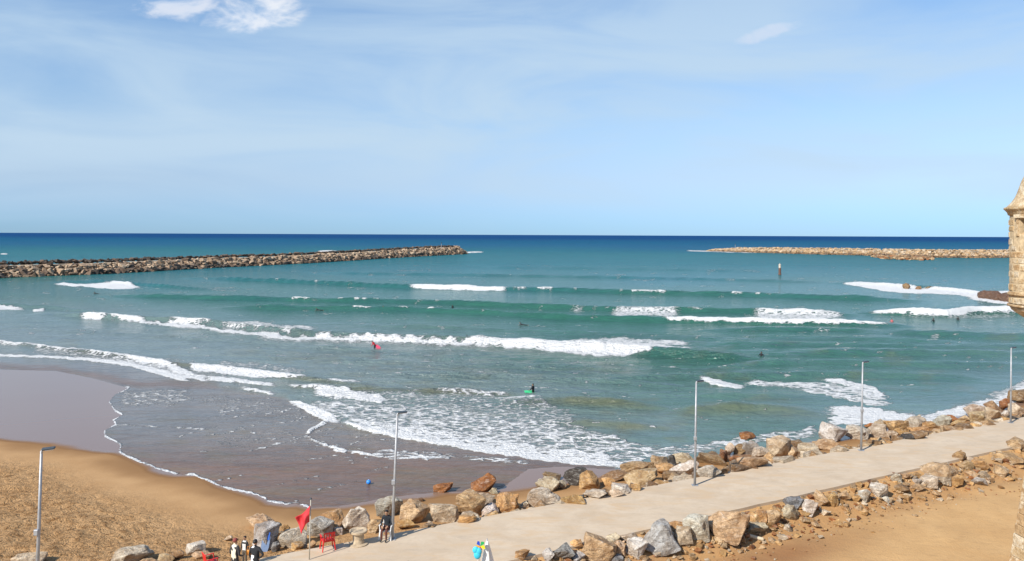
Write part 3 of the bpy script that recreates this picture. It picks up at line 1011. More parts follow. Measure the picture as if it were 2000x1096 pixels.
SEA_ROCKS = [
 (Z4, [(-5, 630, 50, 745, 'tan'), (110, 578, 345, 722, 'white'), (178, 500, 345, 605, 'pale'), (225, 462, 350, 520, 'brown'), (382, 438, 548, 560, 'dark'),
       (310, 508, 392, 585, 'pale'), (488, 458, 632, 604, 'ochre'), (640, 450, 835, 525, 'brown'), (648, 500, 745, 562, 'ochre'), (520, 588, 685, 642, 'pale'),
       (350, 630, 525, 684, 'ochre'), (718, 545, 862, 612, 'white'), (700, 578, 800, 634, 'pale'), (790, 392, 1022, 485, 'tan'), (818, 448, 1055, 565, 'tan'),
       (862, 540, 938, 592, 'ochre'), (1008, 333, 1132, 452, 'tan'), (1040, 393, 1182, 482, 'ochre'), (1088, 453, 1205, 545, 'brown'), (1108, 338, 1192, 442, 'dark'),
       (1160, 318, 1315, 395, 'pale'), (1148, 393, 1335, 528, 'white'), (1250, 373, 1352, 445, 'white'), (1333, 318, 1545, 414, 'brown'), (1338, 408, 1500, 498, 'grey'),
       (1498, 300, 1562, 402, 'rust'), (1563, 338, 1652, 414, 'rust'), (1545, 248, 1605, 352, 'pale'), (1598, 253, 1705, 335, 'brown'), (1662, 233, 1803, 354, 'grey'),
       (1578, 393, 1655, 448, 'ochre'), (1638, 348, 1851, 434, 'tan'), (1748, 278, 1860, 374, 'pale')]),
 (Z6, [(0, 68, 185, 244, 'pale'), (-10, 178, 65, 258, 'tan'), (148, 128, 244, 224, 'tan'), (178, 83, 295, 135, 'brown'), (238, 108, 388, 208, 'pale'),
       (358, 88, 545, 168, 'tan'), (543, 118, 664, 154, 'ochre')]),
 (Z5, [(412, 766, 614, 914, 'white'), (618, 778, 784, 894, 'white'), (788, 768, 934, 874, 'pale'), (908, 733, 1104, 834, 'ochre'), (828, 728, 924, 814, 'pale'),
       (928, 808, 1014, 874, 'pale'), (998, 788, 1114, 854, 'ochre'), (1088, 698, 1245, 794, 'pale'), (1108, 778, 1264, 844, 'ochre'), (1198, 738, 1324, 794, 'ochre'),
       (1288, 698, 1434, 774, 'white'), (1398, 688, 1484, 744, 'rust'), (1418, 728, 1564, 784, 'ochre'), (1558, 608, 1724, 724, 'pale'), (1578, 668, 1704, 774, 'tan'),
       (1698, 638, 1824, 734, 'pale'), (1718, 578, 1824, 664, 'brown'), (1818, 558, 1894, 664, 'rust'), (1898, 498, 2060, 604, 'brown'), (1888, 598, 2010, 694, 'pale'),
       (1828, 648, 1904, 704, 'white'), (758, 748, 854, 794, 'rust'), (1000, 740, 1090, 800, 'tan'), (1480, 690, 1570, 740, 'tan')]),
 (Z3, [(168, 520, 405, 724, 'grey'), (378, 560, 624, 784, 'tan'), (343, 728, 504, 824, 'ochre'), (636, 588, 914, 764, 'pale'), (876, 500, 1134, 724, 'tan'),
       (1038, 486, 1234, 604, 'pale'), (1108, 598, 1264, 694, 'white'), (1246, 496, 1464, 674, 'ochre'), (1468, 558, 1548, 624, 'white'),
       (538, 528, 594, 562, 'brown'), (628, 738, 674, 774, 'white'), (898, 688, 1064, 754, 'ochre')]),
 (Z2, [(408, 556, 664, 684, 'tan'), (466, 636, 724, 904, 'grey'), (698, 688, 764, 744, 'pale'), (738, 636, 824, 724, 'ochre'), (726, 696, 994, 874, 'white'),
       (848, 798, 964, 876, 'ochre'), (960, 790, 1094, 870, 'tan'), (1036, 526, 1344, 684, 'ochre'), (996, 590, 1244, 784, 'grey'), (1338, 474, 1600, 704, 'white'), (1246, 662, 1344, 744, 'white'),
       (1588, 586, 1724, 724, 'tan'), (648, 798, 724, 904, 'slate'), (196, 738, 274, 794, 'pale')]),
 (Z1, [(96, 982, 324, 1064, 'pale'), (896, 934, 1154, 1074, 'pale'), (1216, 982, 1354, 1054, 'tan'), (1338, 946, 1434, 1024, 'brown'), (1456, 890, 1604, 984, 'white'),
       (1498, 956, 1644, 1014, 'tan'), (1100, 1010, 1220, 1070, 'tan')]),
]
LAND_ROCKS = [
 (Z4, [(20, 1040, 130, 1096, 'ochre'), (222, 1008, 304, 1110, 'grey'), (283, 982, 434, 1110, 'slate'), (428, 956, 514, 1004, 'ochre'), (506, 926, 754, 1110, 'tan'),
       (438, 1042, 524, 1120, 'grey'), (718, 1058, 804, 1130, 'slate'), (678, 912, 784, 978, 'pale'), (728, 956, 824, 1064, 'tan'), (826, 956, 984, 1088, 'white'),
       (788, 902, 904, 964, 'pale'), (942, 840, 1194, 1048, 'grey'), (1176, 866, 1304, 994, 'pale'), (1246, 784, 1424, 974, 'white'), (1138, 818, 1264, 894, 'ochre'),
       (1383, 788, 1464, 864, 'ochre'), (1426, 754, 1714, 968, 'tan'), (1698, 756, 1804, 844, 'ochre'), (1758, 736, 1860, 844, 'ochre'), (1713, 826, 1851, 914, 'pale')]),
 (Z6, [(1463, 170, 1549, 234, 'brown'), (128, 526, 274, 614, 'slate'), (266, 556, 384, 678, 'white'), (98, 596, 254, 704, 'pale'), (-10, 636, 104, 774, 'tan'),
       (373, 486, 464, 614, 'tan'), (458, 496, 564, 614, 'ochre'), (538, 476, 634, 564, 'tan'), (718, 476, 804, 584, 'white'), (793, 426, 934, 534, 'white'),
       (968, 346, 1044, 434, 'white'), (1048, 346, 1114, 394, 'tan'), (1138, 386, 1204, 434, 'white'), (1198, 366, 1334, 464, 'pale'), (1228, 266, 1504, 404, 'tan'),
       (1328, 376, 1434, 444, 'pale'), (1418, 356, 1524, 444, 'ochre'), (1498, 246, 1604, 324, 'tan'), (1538, 216, 1624, 264, 'pale'), (1598, 236, 1724, 324, 'ochre'),
       (1758, 186, 1984, 254, 'tan'), (1638, 326, 1744, 394, 'pale'), (1548, 326, 1644, 384, 'tan'), (1778, 296, 1884, 384, 'tan'), (1598, 376, 1704, 444, 'grey'),
       (998, 436, 1104, 504, 'brown'), (1108, 426, 1224, 484, 'tan'), (648, 516, 724, 564, 'ochre'), (898, 526, 964, 578, 'white'), (1888, 76, 2010, 174, 'tan')]),
]
LAMP_X = [76, 768, 1358, 1683, 1974]
ORD = ['first', 'second', 'third', 'fourth', 'fifth', 'sixth', 'seventh', 'eighth', 'ninth', 'tenth', 'eleventh', 'twelfth', 'thirteenth',
       'fourteenth', 'fifteenth', 'sixteenth', 'seventeenth', 'eighteenth', 'nineteenth', 'twentieth', 'twenty-first', 'twenty-second',
       'twenty-third', 'twenty-fourth', 'twenty-fifth', 'twenty-sixth', 'twenty-seventh', 'twenty-eighth', 'twenty-ninth', 'thirtieth',
       'thirty-first', 'thirty-second', 'thirty-third', 'thirty-fourth', 'thirty-fifth', 'thirty-sixth', 'thirty-seventh', 'thirty-eighth',
       'thirty-ninth', 'fortieth']
LAMP_W = ['leftmost lamp post', 'second lamp post', 'middle lamp post', 'fourth lamp post', 'rightmost lamp post']


def unzoom(lists):
    out = []
    for (ox, oy, k), rows in lists:
        for x0, y0, x1, y1, c in rows:
            out.append((ox + x0 / k, oy + y0 / k, ox + x1 / k, oy + y1 / k, c))
    return sorted(out, key=lambda r: r[0] + r[2])


def place_rock(name, box, colour, seed, base=None, flat=1.0, sink=0.16, lift=0.0):
    x0, y0, x1, y1 = box
    rr = random.Random(seed)
    cx = (x0 + x1) / 2
    p = base if base is not None else hit(cx, y1 - 0.20 * (y1 - y0))
    D = p.y
    sx_ = (x1 - x0) * D / F
    sz_ = (y1 - y0) * D / F * 0.98 * flat
    sy_ = (sx_ + sz_) / 2 * rr.uniform(0.8, 1.1)
    o = bpy.data.objects.new(name, ROCKS[rr.randrange(len(ROCKS))])
    o.scale = (sx_ * 1.07, sy_ * 1.12, sz_ * 1.07)
    o.rotation_euler = (rr.uniform(-0.22, 0.22), rr.uniform(-0.25, 0.25), rr.choice((0, math.pi)) + rr.uniform(-0.35, 0.35))
    o.location = (p.x, p.y + sy_ * 0.12, p.z + sz_ * (0.5 - sink) + lift)
    c = C[colour]
    j = rr.uniform(0.88, 1.12) * (0.94 if p.z < 0.10 and sea_side(p.x, p.y) > 0 else 1.06)      # stones in the water stay wet
    o.color = (c[0] * j * rr.uniform(0.95, 1.05), c[1] * j, c[2] * j * rr.uniform(0.92, 1.08), 1)
    return link(o)


def size_word(x0, y0, x1, y1):
    a = math.sqrt(max(1, (x1 - x0) * (y1 - y0)))
    return 'small' if a < 17 else ('mid-sized' if a < 32 else 'large')


def set_rocks(lists, side, group, seed0):
    rows = unzoom(lists)
    counts = {}
    for i, (x0, y0, x1, y1, c) in enumerate(rows):
        o = place_rock('boulder', (x0, y0, x1, y1), c, seed0 + i)
        cx = (x0 + x1) / 2
        k = max([j for j in range(5) if LAMP_X[j] <= cx], default=-1)
        counts[k] = counts.get(k, 0) + 1
        ref = LAMP_W[k] if k >= 0 else 'left photo edge'
        lab = f'{size_word(x0, y0, x1, y1)} {WORD[c]} boulder {side}, {ORD[counts[k] - 1]} rightward of the {ref}'
        tag(o, lab, 'boulder', group)


set_rocks(SEA_ROCKS, 'on seaward path edge', 'boulders along the seaward side of the path', 1000)
set_rocks(LAND_ROCKS, 'on landward path bank', 'boulders along the landward side of the path', 2000)

# rocks on the wet sand and in the shallows
for i, (bx, c, lab) in enumerate([
        ((917, 927, 971, 964, ), 'rust', 'large rust brown boulder alone on the wet sand'),
        ((845, 946, 884, 963), 'rust', 'low rust brown rock on wet sand left of the larger one'),
        ((955, 954, 973, 966), 'pale', 'small pale stone at the foot of the rust brown boulder'),
        ((1445, 845, 1476, 860), 'rust', 'rust brown rock awash in the water beyond the middle lamp post')]):
    tag(place_rock('boulder', bx, c, 3000 + i), lab, 'boulder', 'rocks on the wet shore')


def reef_at(px0, px1, ptop, pbot):
    X, Y = on_plane((px0 + px1) / 2, pbot - (pbot - ptop) * 0.1, 0.0)
    return Vector((float(X), float(Y), 0.0))


for i, (bx, lab) in enumerate([((1764, 553, 1779, 566), 'pointed brown rock in the white surf of the right reef'),
                               ((1789, 559, 1800, 567), 'small dark rock right of the pointed one in the reef surf'),
                               ((1806, 560, 1820, 565), 'flat dark rock rightmost of three in the reef surf')]):
    tag(place_rock('reef_rock', bx, 'brown', 3100 + i, reef_at(bx[0], bx[2], bx[1], bx[3]), sink=0.12), lab, 'rock', 'rocks in the reef surf')

# flat reef shelf behind the turret
p0 = on_plane(1908, 590, 0.0)
bm = bmesh.new()
ridge = []
xa, xb = 1910, 2120
n = 34
rows_ = []
for i in range(n):
    x = xa + (xb - xa) * i / (n - 1)
    yb = np.interp(x, [1910, 1975, 2120], [582, 592, 606])
    fX, fY = on_plane(x, yb, 0.0)
    fX, fY = float(fX), float(fY)
    h = (1.6 + 0.7 * random.random()) * min(1, 0.7 + i / 4.0) * (1.35 if 12 < i < 15 else 1)
    row = []
    for k, (dd, hh_) in enumerate([(-0.4, -0.6), (0.1, 0.35), (1.0, 0.75), (2.2, 0.95), (6.0, 1.0), (10.0, 0.85), (12.5, -0.6)]):
        q_ = 1 + dd * 0.6 / fY
        row.append(bm.verts.new((fX * q_ + random.uniform(-.25, .25), fY * q_ + random.uniform(-.3, .3), h * hh_ + random.uniform(-.15, .15) if hh_ > 0 else hh_)))
    rows_.append(row)
for r0, r1 in zip(rows_[:-1], rows_[1:]):
    for k in range(len(r0) - 1):
        bm.faces.new((r0[k], r1[k], r1[k + 1], r0[k + 1]))
bm.faces.new(rows_[0])
bm.faces.new(rows_[-1][::-1])
bmesh.ops.recalc_face_normals(bm, faces=bm.faces[:])
shelf = bm_obj('reef_shelf', bm, M_ROCK)
shelf.color = (0.15, 0.075, 0.04, 1)
tag(shelf, 'flat brown rock shelf in the surf behind the stone turret', 'reef')


def stones_mesh(name, items, mat, parent=None):
    """many small stones joined: items = (x, y, z, sx, sy, sz, rz, colour)"""
    src = []
    for me in LOW:
        v = np.array([tuple(a.co) for a in me.vertices])
        me.calc_loop_triangles()
        f = np.array([tuple(a.vertices) for a in me.loop_triangles])
        src.append((v, f))
    V, Fc, T = [], [], []
    base = 0
    for i, (x, y, z, a, b_, c, rz, colr) in enumerate(items):
        v, f = src[i % len(src)]
        cs_, sn = math.cos(rz), math.sin(rz)
        q_ = v * np.array([a, b_, c])
        q_ = np.stack([q_[:, 0] * cs_ - q_[:, 1] * sn + x, q_[:, 0] * sn + q_[:, 1] * cs_ + y, q_[:, 2] + z], -1)
        V.append(q_)
        Fc.append(f + base)
        T.append(np.broadcast_to(np.array([*colr, 1.0]), (len(v), 4)))
        base += len(v)
    return mesh_np(name, np.concatenate(V), np.concatenate(Fc), mat, False, parent, {'tint': ('FLOAT_COLOR', np.concatenate(T))})


def jcol(names):
    c = C[random.choice(names)]
    j = random.uniform(0.75, 1.2)
    return tuple(x * j for x in c)


# loose rubble on both banks, too small to count
items = []
for _ in range(2000):
    x = random.uniform(-14, 40)
    t = abs(random.gauss(0.9, 0.75)) + 0.05
    y = 33.0 + 0.545 * x - t / CS
    s = random.choice((0.07, 0.09, 0.12, 0.16, 0.22, 0.34)) * random.uniform(0.7, 1.3)
    items.append((x, y, land_z(x, y) + s * 0.2, s * 1.3, s, s * 0.8, random.uniform(0, 6), jcol(['ochre', 'tan', 'ochre', 'pale', 'rust', 'tan'])))
for _ in range(350):
    x = random.uniform(-2, 32)
    t = random.uniform(2.0, 4.2) * random.uniform(0.6, 1)
    y = 33.0 + 0.545 * x - t / CS
    s = random.uniform(0.04, 0.10)
    items.append((x, y, land_z(x, y) + s * 0.2, s * 1.3, s, s * 0.8, random.uniform(0, 6), jcol(['ochre', 'rust', 'tan', 'pale'])))
tag(stones_mesh('rubble', items, M_ROCK_STUFF), 'loose ochre rubble scattered on the landward bank of the path', None, None, 'stuff')
items = []
for _ in range(2300):
    x = random.uniform(-26, 46)
    t = random.uniform(0.1, 3.4)
    y = 38.8 + 0.525 * x + t / CS
    s = random.choice((0.12, 0.2, 0.3, 0.45, 0.65, 0.85)) * random.uniform(0.7, 1.2)
    if x > 8:
        s *= 1.35
    if x < -4:
        s *= 0.55
        if random.random() < 0.5:
            continue
    items.append((x, y, land_z(x, y) + s * 0.15, s * 1.3, s, s * 0.8, random.uniform(0, 6), jcol(['ochre', 'tan', 'brown', 'pale', 'brown', 'brown', 'dark'])))
tag(stones_mesh('rubble', items, M_ROCK_STUFF), 'loose stones wedged between the seaward boulders', None, None, 'stuff')

# ------------------------------------------------------------------ breakwaters
M_CORE = plain('breakwater_core', (0.15, 0.105, 0.065), 0.95, 0.35, 0.6)
M_CREST = plain('crest_concrete', (0.46, 0.36, 0.25), 0.95, 0.2, 0.4)


def poly_at(line, s):
    acc = 0
    for (x0, y0), (x1, y1) in zip(line[:-1], line[1:]):
        d = math.hypot(x1 - x0, y1 - y0)
        if s <= acc + d:
            t = (s - acc) / d
            return (x0 + (x1 - x0) * t, y0 + (y1 - y0) * t), ((x1 - x0) / d, (y1 - y0) / d)
        acc += d
    (x0, y0), (x1, y1) = line[-2:]
    d = math.hypot(x1 - x0, y1 - y0)
    return (x1, y1), ((x1 - x0) / d, (y1 - y0) / d)


def breakwater(name, line, label, heights, cross, rock_size, colours, n_parts, back=True):
    """line = front waterline; cross = (front slope run, crest width, back slope run); normal points away from the camera"""
    root = empty(name, (line[0][0], line[0][1], 0))
    inv = Vector((-line[0][0], -line[0][1], 0))
    L_ = sum(math.hypot(b_[0] - a[0], b_[1] - a[1]) for a, b_ in zip(line[:-1], line[1:]))
    fr, cw_, bk = cross
    bm = bmesh.new()
    bc = bmesh.new()
    prev = prevc = None
    ns = int(L_ / 5)
    for i in range(ns + 1):
        s = L_ * i / ns
        (x, y), (tx, ty) = poly_at(line, s)
        nx, ny = -ty, tx
        if ny < 0:
            nx, ny = -nx, -ny
        h = np.interp(s, *heights) - 0.9
        row = []
        for d, z in ((-0.5, -0.8), (fr, h), (fr + cw_, h), (fr + cw_ + bk, -0.8)):
            row.append(bm.verts.new((x + nx * d + inv.x, y + ny * d + inv.y, z)))
        rowc = [bc.verts.new((x + nx * d + inv.x, y + ny * d + inv.y, z)) for d, z in ((fr + 0.4, h - 0.2), (fr + 0.4, h + 0.42), (fr + cw_ * 0.6, h + 0.42), (fr + cw_ * 0.6, h - 0.2))]
        if prev:
            for k in range(3):
                bm.faces.new((prev[k], row[k], row[k + 1], prev[k + 1]))
                bc.faces.new((prevc[k], rowc[k], rowc[k + 1], prevc[k + 1]))
        else:
            bm.faces.new(row)
            bc.faces.new(rowc)
        prev, prevc = row, rowc
    bm.faces.new(prev[::-1])
    bc.faces.new(prevc[::-1])
    for b__ in (bm, bc):
        bmesh.ops.recalc_face_normals(b__, faces=b__.faces[:])
    bm_obj('core', bm, M_CORE, root)
    bm_obj('crest_road', bc, M_CREST, root)
    cand = []
    s = 0.0
    while s < L_:
        (x, y), (tx, ty) = poly_at(line, s)
        nx, ny = -ty, tx
        if ny < 0:
            nx, ny = -nx, -ny
        h = float(np.interp(s, *heights))
        nr = max(3, int(fr / (rock_size * 0.62)))
        for r in range(nr + 1):
            t = r / nr
            d = t * fr + random.uniform(-0.4, 0.4)
            k = rock_size * random.choice((0.55, 0.75, 0.9, 1.05, 1.3, 1.7)) * random.uniform(0.85, 1.15)
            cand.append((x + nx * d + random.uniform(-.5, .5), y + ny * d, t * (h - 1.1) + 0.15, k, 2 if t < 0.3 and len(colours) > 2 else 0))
        if back:
            for r in range(2):
                k = rock_size * random.uniform(0.6, 1.05)
                d = fr + cw_ * (0.80 + 0.3 * r)
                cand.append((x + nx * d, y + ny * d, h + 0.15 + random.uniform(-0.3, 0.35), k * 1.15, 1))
        s += rock_size * random.uniform(0.75, 1.05)
    # round off the head of the breakwater
    (x, y), (tx, ty) = poly_at(line, L_ if line[-1][1] > line[0][1] else 0.0)
    sgn = 1 if line[-1][1] > line[0][1] else -1
    nx, ny = -ty, tx
    if ny < 0:
        nx, ny = -nx, -ny
    hH = float(np.interp(L_ if sgn > 0 else 0.0, *heights))
    for _ in range(90):
        a = random.uniform(-math.pi / 2, math.pi / 2)
        rad = random.uniform(0, 1)
        R0 = (fr + cw_ * 0.5)
        d = R0 * rad
        cx_, cy_ = x + nx * R0, y + ny * R0
        px_ = cx_ + (tx * sgn * math.cos(a) + nx * math.sin(a)) * d * 1.0
        py_ = cy_ + (ty * sgn * math.cos(a) + ny * math.sin(a)) * d * 1.0
        cand.append((px_, py_, (1 - rad ** 1.6) * hH, rock_size * random.uniform(0.8, 1.4), 0))
    cand.sort(key=lambda c: c[1])
    vis = []
    rest = []
    for c in cand:
        u = c[0] / c[1] * F + HX
        (vis if (len(vis) < n_parts and -20 < u < 2010) else rest).append(c)
    for x, y, z, k, kind in vis:
        o = bpy.data.objects.new('rock', LOW[random.randrange(len(LOW))])
        o.location = (x + inv.x, y + inv.y, z)
        o.scale = (k * random.uniform(0.8, 1.5), k, k * random.uniform(0.6, 0.95))
        o.rotation_euler = (random.uniform(-.4, .4), random.uniform(-.4, .4), random.uniform(0, 6.28))
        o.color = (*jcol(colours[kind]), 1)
        link(o, root)
    items = [(x + inv.x, y + inv.y, z, k * random.uniform(0.9, 1.5), k, k * 0.8, random.uniform(0, 6.28), jcol(colours[kind])) for x, y, z, k, kind in rest]
    st = stones_mesh('rock_armour', items, M_ROCK_STUFF, root)
    tag(st, None, None, None, 'stuff')
    tag(root, label, 'breakwater')
    return root


left_line = [(-330, 160), (-236, 212), (-183, 274), (-160, 304), (-140, 362), (-113, 420), (-76, 540), (-38, 640)]
breakwater('breakwater', left_line, 'long brown boulder breakwater reaching in from the left',
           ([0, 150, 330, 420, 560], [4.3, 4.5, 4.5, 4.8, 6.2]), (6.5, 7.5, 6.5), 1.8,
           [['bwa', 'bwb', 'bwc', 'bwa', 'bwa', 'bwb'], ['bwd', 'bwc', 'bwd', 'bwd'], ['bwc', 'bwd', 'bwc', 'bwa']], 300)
right_line = [(204, 792), (236, 735), (262, 690), (300, 640), (318, 592), (352, 584), (400, 600), (520, 650)]
bwr = breakwater('breakwater', right_line, 'pale low boulder breakwater across the right side of the bay',
                 ([0, 30, 110, 200, 420], [1.9, 3.7, 4.7, 5.1, 5.3]), (7.0, 6.0, 6.0), 1.9,
                 [['tan', 'bwb', 'tan', 'pale'], ['pale', 'tan'], ['bwc', 'brown']], 0)
# dark low apron of rocks in front of the right breakwater
items = []
for _ in range(260):
    u = random.uniform(1704, 1822)
    yb = np.interp(u, [1704, 1740, 1822], [503, 508, 509]) - random.random() * 7
    X, Y = on_plane(u, yb, 0.0)
    k = random.uniform(1.2, 2.6)
    items.append((float(X) - 204, float(Y) - 792, random.uniform(0.0, 1.0), k * 1.6, k, k * 0.7, random.uniform(0, 6), jcol(['brown', 'rust', 'brown', 'tan'])))
tag(stones_mesh('apron_rocks', items, M_ROCK_STUFF, bwr), None, None, None, 'stuff')

# beacon pile standing in the bay
bx, by = on_plane(1523, 537, 0.0)
bx, by = float(bx), float(by)
root = empty('channel_beacon', (bx, by, 0))
bm = bmesh.new()
add_lathe(bm, [(0.62, -1.5), (0.62, 0.5), (0.5, 0.7), (0.5, 2.9)], 14)
bm_obj('pile', bm, plain('rusted_steel', (0.13, 0.065, 0.045), 0.8, 0.3, 2.0), root)
bm = bmesh.new()
add_lathe(bm, [(0.46, 2.9), (0.46, 4.1), (0.56, 4.12), (0.56, 4.25), (0.12, 4.5), (0.1, 4.9)], 14)
bm_obj('top_mark', bm, plain('weathered_cream', (0.55, 0.47, 0.38), 0.7, 0.2, 2.0), root)
tag(root, 'rusty beacon pile with pale top standing in the bay', 'beacon')


def beacon_post(px, base_py, D, h, label):
    p = at_depth(px, base_py, D)
    r = empty('navigation_post', p)
    bm = bmesh.new()
    add_tube(bm, [(0, 0, -1.5), (0, 0, h)], [0.22, 0.14], 8)
    bm_obj('pole', bm, M_STEEL, r)
    bm = bmesh.new()
    add_lathe(bm, [(0.12, h), (0.42, h + 0.05), (0.42, h + 0.7), (0.1, h + 0.95)], 10)
    bm_obj('lantern', bm, M_DARK, r)
    tag(r, label, 'post', 'posts on the breakwater heads')


beacon_post(862, 481, 605, 2.2, 'thin dark post on the head of the left breakwater')
beacon_post(1436, 483, 742, 2.4, 'thin dark post on the head of the right breakwater')

# ------------------------------------------------------------------ fort: turret and battered wall
TX, TY, TR = 14.80, 21.0, 1.02
M_STONE, N, b = new_mat('fort_stone')
oi = N.n('ShaderNodeObjectInfo')
g = N.n('ShaderNodeNewGeometry')
n1 = N.noise(g.outputs['Position'], 4.2, 6.0, 0.68, 0.6)
n2 = N.noise(g.outputs['Position'], 11.0, 5.0, 0.7)
n5 = N.noise(g.outputs['Position'], 2.4, 6.0, 0.7, 0.9)
c = N.mix(N.rng(n1, 0.35, 0.68), N.mix(1.0, oi.outputs['Color'], (0.70, 0.58, 0.44, 1), 'MULTIPLY'), oi.outputs['Color'])
c = N.mix(N.rng(n5, 0.50, 0.60, 0, 0.75), c, (0.66, 0.57, 0.42, 1))
c = N.mix(N.rng(n2, 0.50, 0.68, 0, 0.8), c, (0.24, 0.145, 0.065, 1))
c = N.mix(N.rng(n5, 0.36, 0.44, 0.6, 0), c, (0.36, 0.235, 0.12, 1))
N.link(c, b.inputs['Base Color'])
b.inputs['Roughness'].default_value = 0.92
bump(N, b, N.math('ADD', n1, n2), 0.8, 0.05)
M_MORTAR = plain('lime_mortar', (0.50, 0.38, 0.23), 0.95, 0.3, 9.0)


def stone_col():
    base = random.choice([(0.60, 0.47, 0.29), (0.62, 0.51, 0.34), (0.56, 0.42, 0.24), (0.64, 0.56, 0.42), (0.50, 0.35, 0.19)])
    j = random.uniform(0.88, 1.1)
    return (*[x * j for x in base], 1)


turret = empty('stone_turret', (TX, TY, 14.0))
tag(turret, 'round stone watch turret with bell roof at right edge', 'turret')
Z0 = 14.0
z_body0, z_body1 = 14.36, 16.78
# hollow mortar shell with a window opening
bm = bmesh.new()
SEG, NZ = 48, 24
win_a = R(197)           # the opening faces the path and beach
def is_win(k, j):
    a = 2 * math.pi * (k + 0.5) / SEG
    z = z_body0 + (z_body1 - z_body0) * (j + 0.5) / NZ
    da = (a - win_a + math.pi) % (2 * math.pi) - math.pi
    return abs(da) < 0.2 and 16.25 < z < 16.7
ro, ri = TR - 0.014, TR - 0.32
vo = [[bm.verts.new((ro * math.cos(2 * math.pi * k / SEG), ro * math.sin(2 * math.pi * k / SEG), z_body0 - Z0 + (z_body1 - z_body0) * j / NZ)) for k in range(SEG)] for j in range(NZ + 1)]
vi = [[bm.verts.new((ri * math.cos(2 * math.pi * k / SEG), ri * math.sin(2 * math.pi * k / SEG), z_body0 - Z0 + (z_body1 - z_body0) * j / NZ)) for k in range(SEG)] for j in range(NZ + 1)]
for j in range(NZ):
    for k in range(SEG):
        k2 = (k + 1) % SEG
        if is_win(k, j):
            for (da, dj, e) in ((-1, 0, (k, j, k, j + 1)), (1, 0, (k2, j, k2, j + 1)), (0, -1, (k, j, k2, j)), (0, 1, (k, j + 1, k2, j + 1))):
                if not is_win((k + da) % SEG, j + dj):
                    a_, b_, c_, d_ = e
                    bm.faces.new((vo[b_][a_], vo[d_][c_], vi[d_][c_], vi[b_][a_]))
            continue
        bm.faces.new((vo[j][k], vo[j][k2], vo[j + 1][k2], vo[j + 1][k]))
        bm.faces.new((vi[j][k2], vi[j][k], vi[j + 1][k], vi[j + 1][k2]))
bm_obj('wall_core', bm, M_MORTAR, turret)
# courses of rough stones
stone_bank = []
def curved_stone(da, h, r0, r1):
    bm = bmesh.new()
    n = 3
    rr = random.Random(len(stone_bank))
    rows = []
    for rad, e in ((r0, 0.0), (r1 - 0.02, 0.0), (r1, 0.018)):
        ring = []
        for j in range(2):
            for k in range(n + 1):
                a = (k / n - 0.5) * (da - 2 * e / rad)
                z = e + (h - 2 * e) * j
                jr = rr.uniform(-0.006, 0.008)
                ring.append(bm.verts.new(((rad + jr) * math.cos(a), (rad + jr) * math.sin(a), z + rr.uniform(-0.005, 0.005))))
        rows.append(ring)
    def quadring(A, B_):
        lo = list(range(n + 1))
        hi = [n + 1 + k for k in range(n + 1)]
        loop = lo + hi[::-1]
        m_ = len(loop)
        for i in range(m_):
            bm.faces.new((A[loop[i]], A[loop[(i + 1) % m_]], B_[loop[(i + 1) % m_]], B_[loop[i]]))
    quadring(rows[0], rows[1])
    quadring(rows[1], rows[2])
    for k in range(n):
        bm.faces.new((rows[2][k], rows[2][k + 1], rows[2][n + 2 + k], rows[2][n + 1 + k]))
    me = bpy.data.meshes.new('stone')
    bmesh.ops.recalc_face_normals(bm, faces=bm.faces[:])
    bm.to_mesh(me)
    bm.free()
    me.materials.append(M_STONE)
    stone_bank.append(me)
    return me


ch = [0.19, 0.16, 0.21, 0.17, 0.18, 0.2, 0.16, 0.18, 0.17, 0.2, 0.18, 0.16, 0.18]
z = z_body0
for ci, h in enumerate(ch):
    h = min(h, z_body1 - z)
    if h < 0.05:
        break
    a = random.uniform(0, 1)
    end = a + 2 * math.pi
    variants = {}
    while a < end - 0.02:
        da = random.choice((0.22, 0.30, 0.38, 0.46))
        if a + da > end - 0.15:
            da = end - a
        mid = a + da / 2
        dwin = (mid - win_a + math.pi) % (2 * math.pi) - math.pi
        blocked = abs(dwin) < 0.22 + da / 2 and z < 16.69 and z + h > 16.26
        if not blocked:
            key = (round(da, 2))
            if key not in variants:
                variants[key] = curved_stone(da - 0.018, h - 0.02, TR - 0.1, TR)
            o = bpy.data.objects.new('stone', variants[key])
            o.location = (0, 0, z - Z0)
            o.rotation_euler = (0, 0, mid)
            j = random.uniform(0.978, 1.010)
            o.scale = (j, j, 1)
            o.color = stone_col()
            link(o, turret)
        a += da
    z += h
# window surround
bm = bmesh.new()
for s_ in (-1, 1):
    a = win_a + s_ * 0.235
    add_box(bm, (0.26, 0.09, 0.52), ((TR - 0.11) * math.cos(a), (TR - 0.11) * math.sin(a), 16.47 - Z0), (0, 0, a), 0.012)
add_box(bm, (0.30, 0.62, 0.10), ((TR - 0.10) * math.cos(win_a), (TR - 0.10) * math.sin(win_a), 16.76 - Z0), (0, 0, win_a), 0.012)
wf = bm_obj('window_frame', bm, M_STONE, turret)
wf.color = (0.56, 0.44, 0.28, 1)
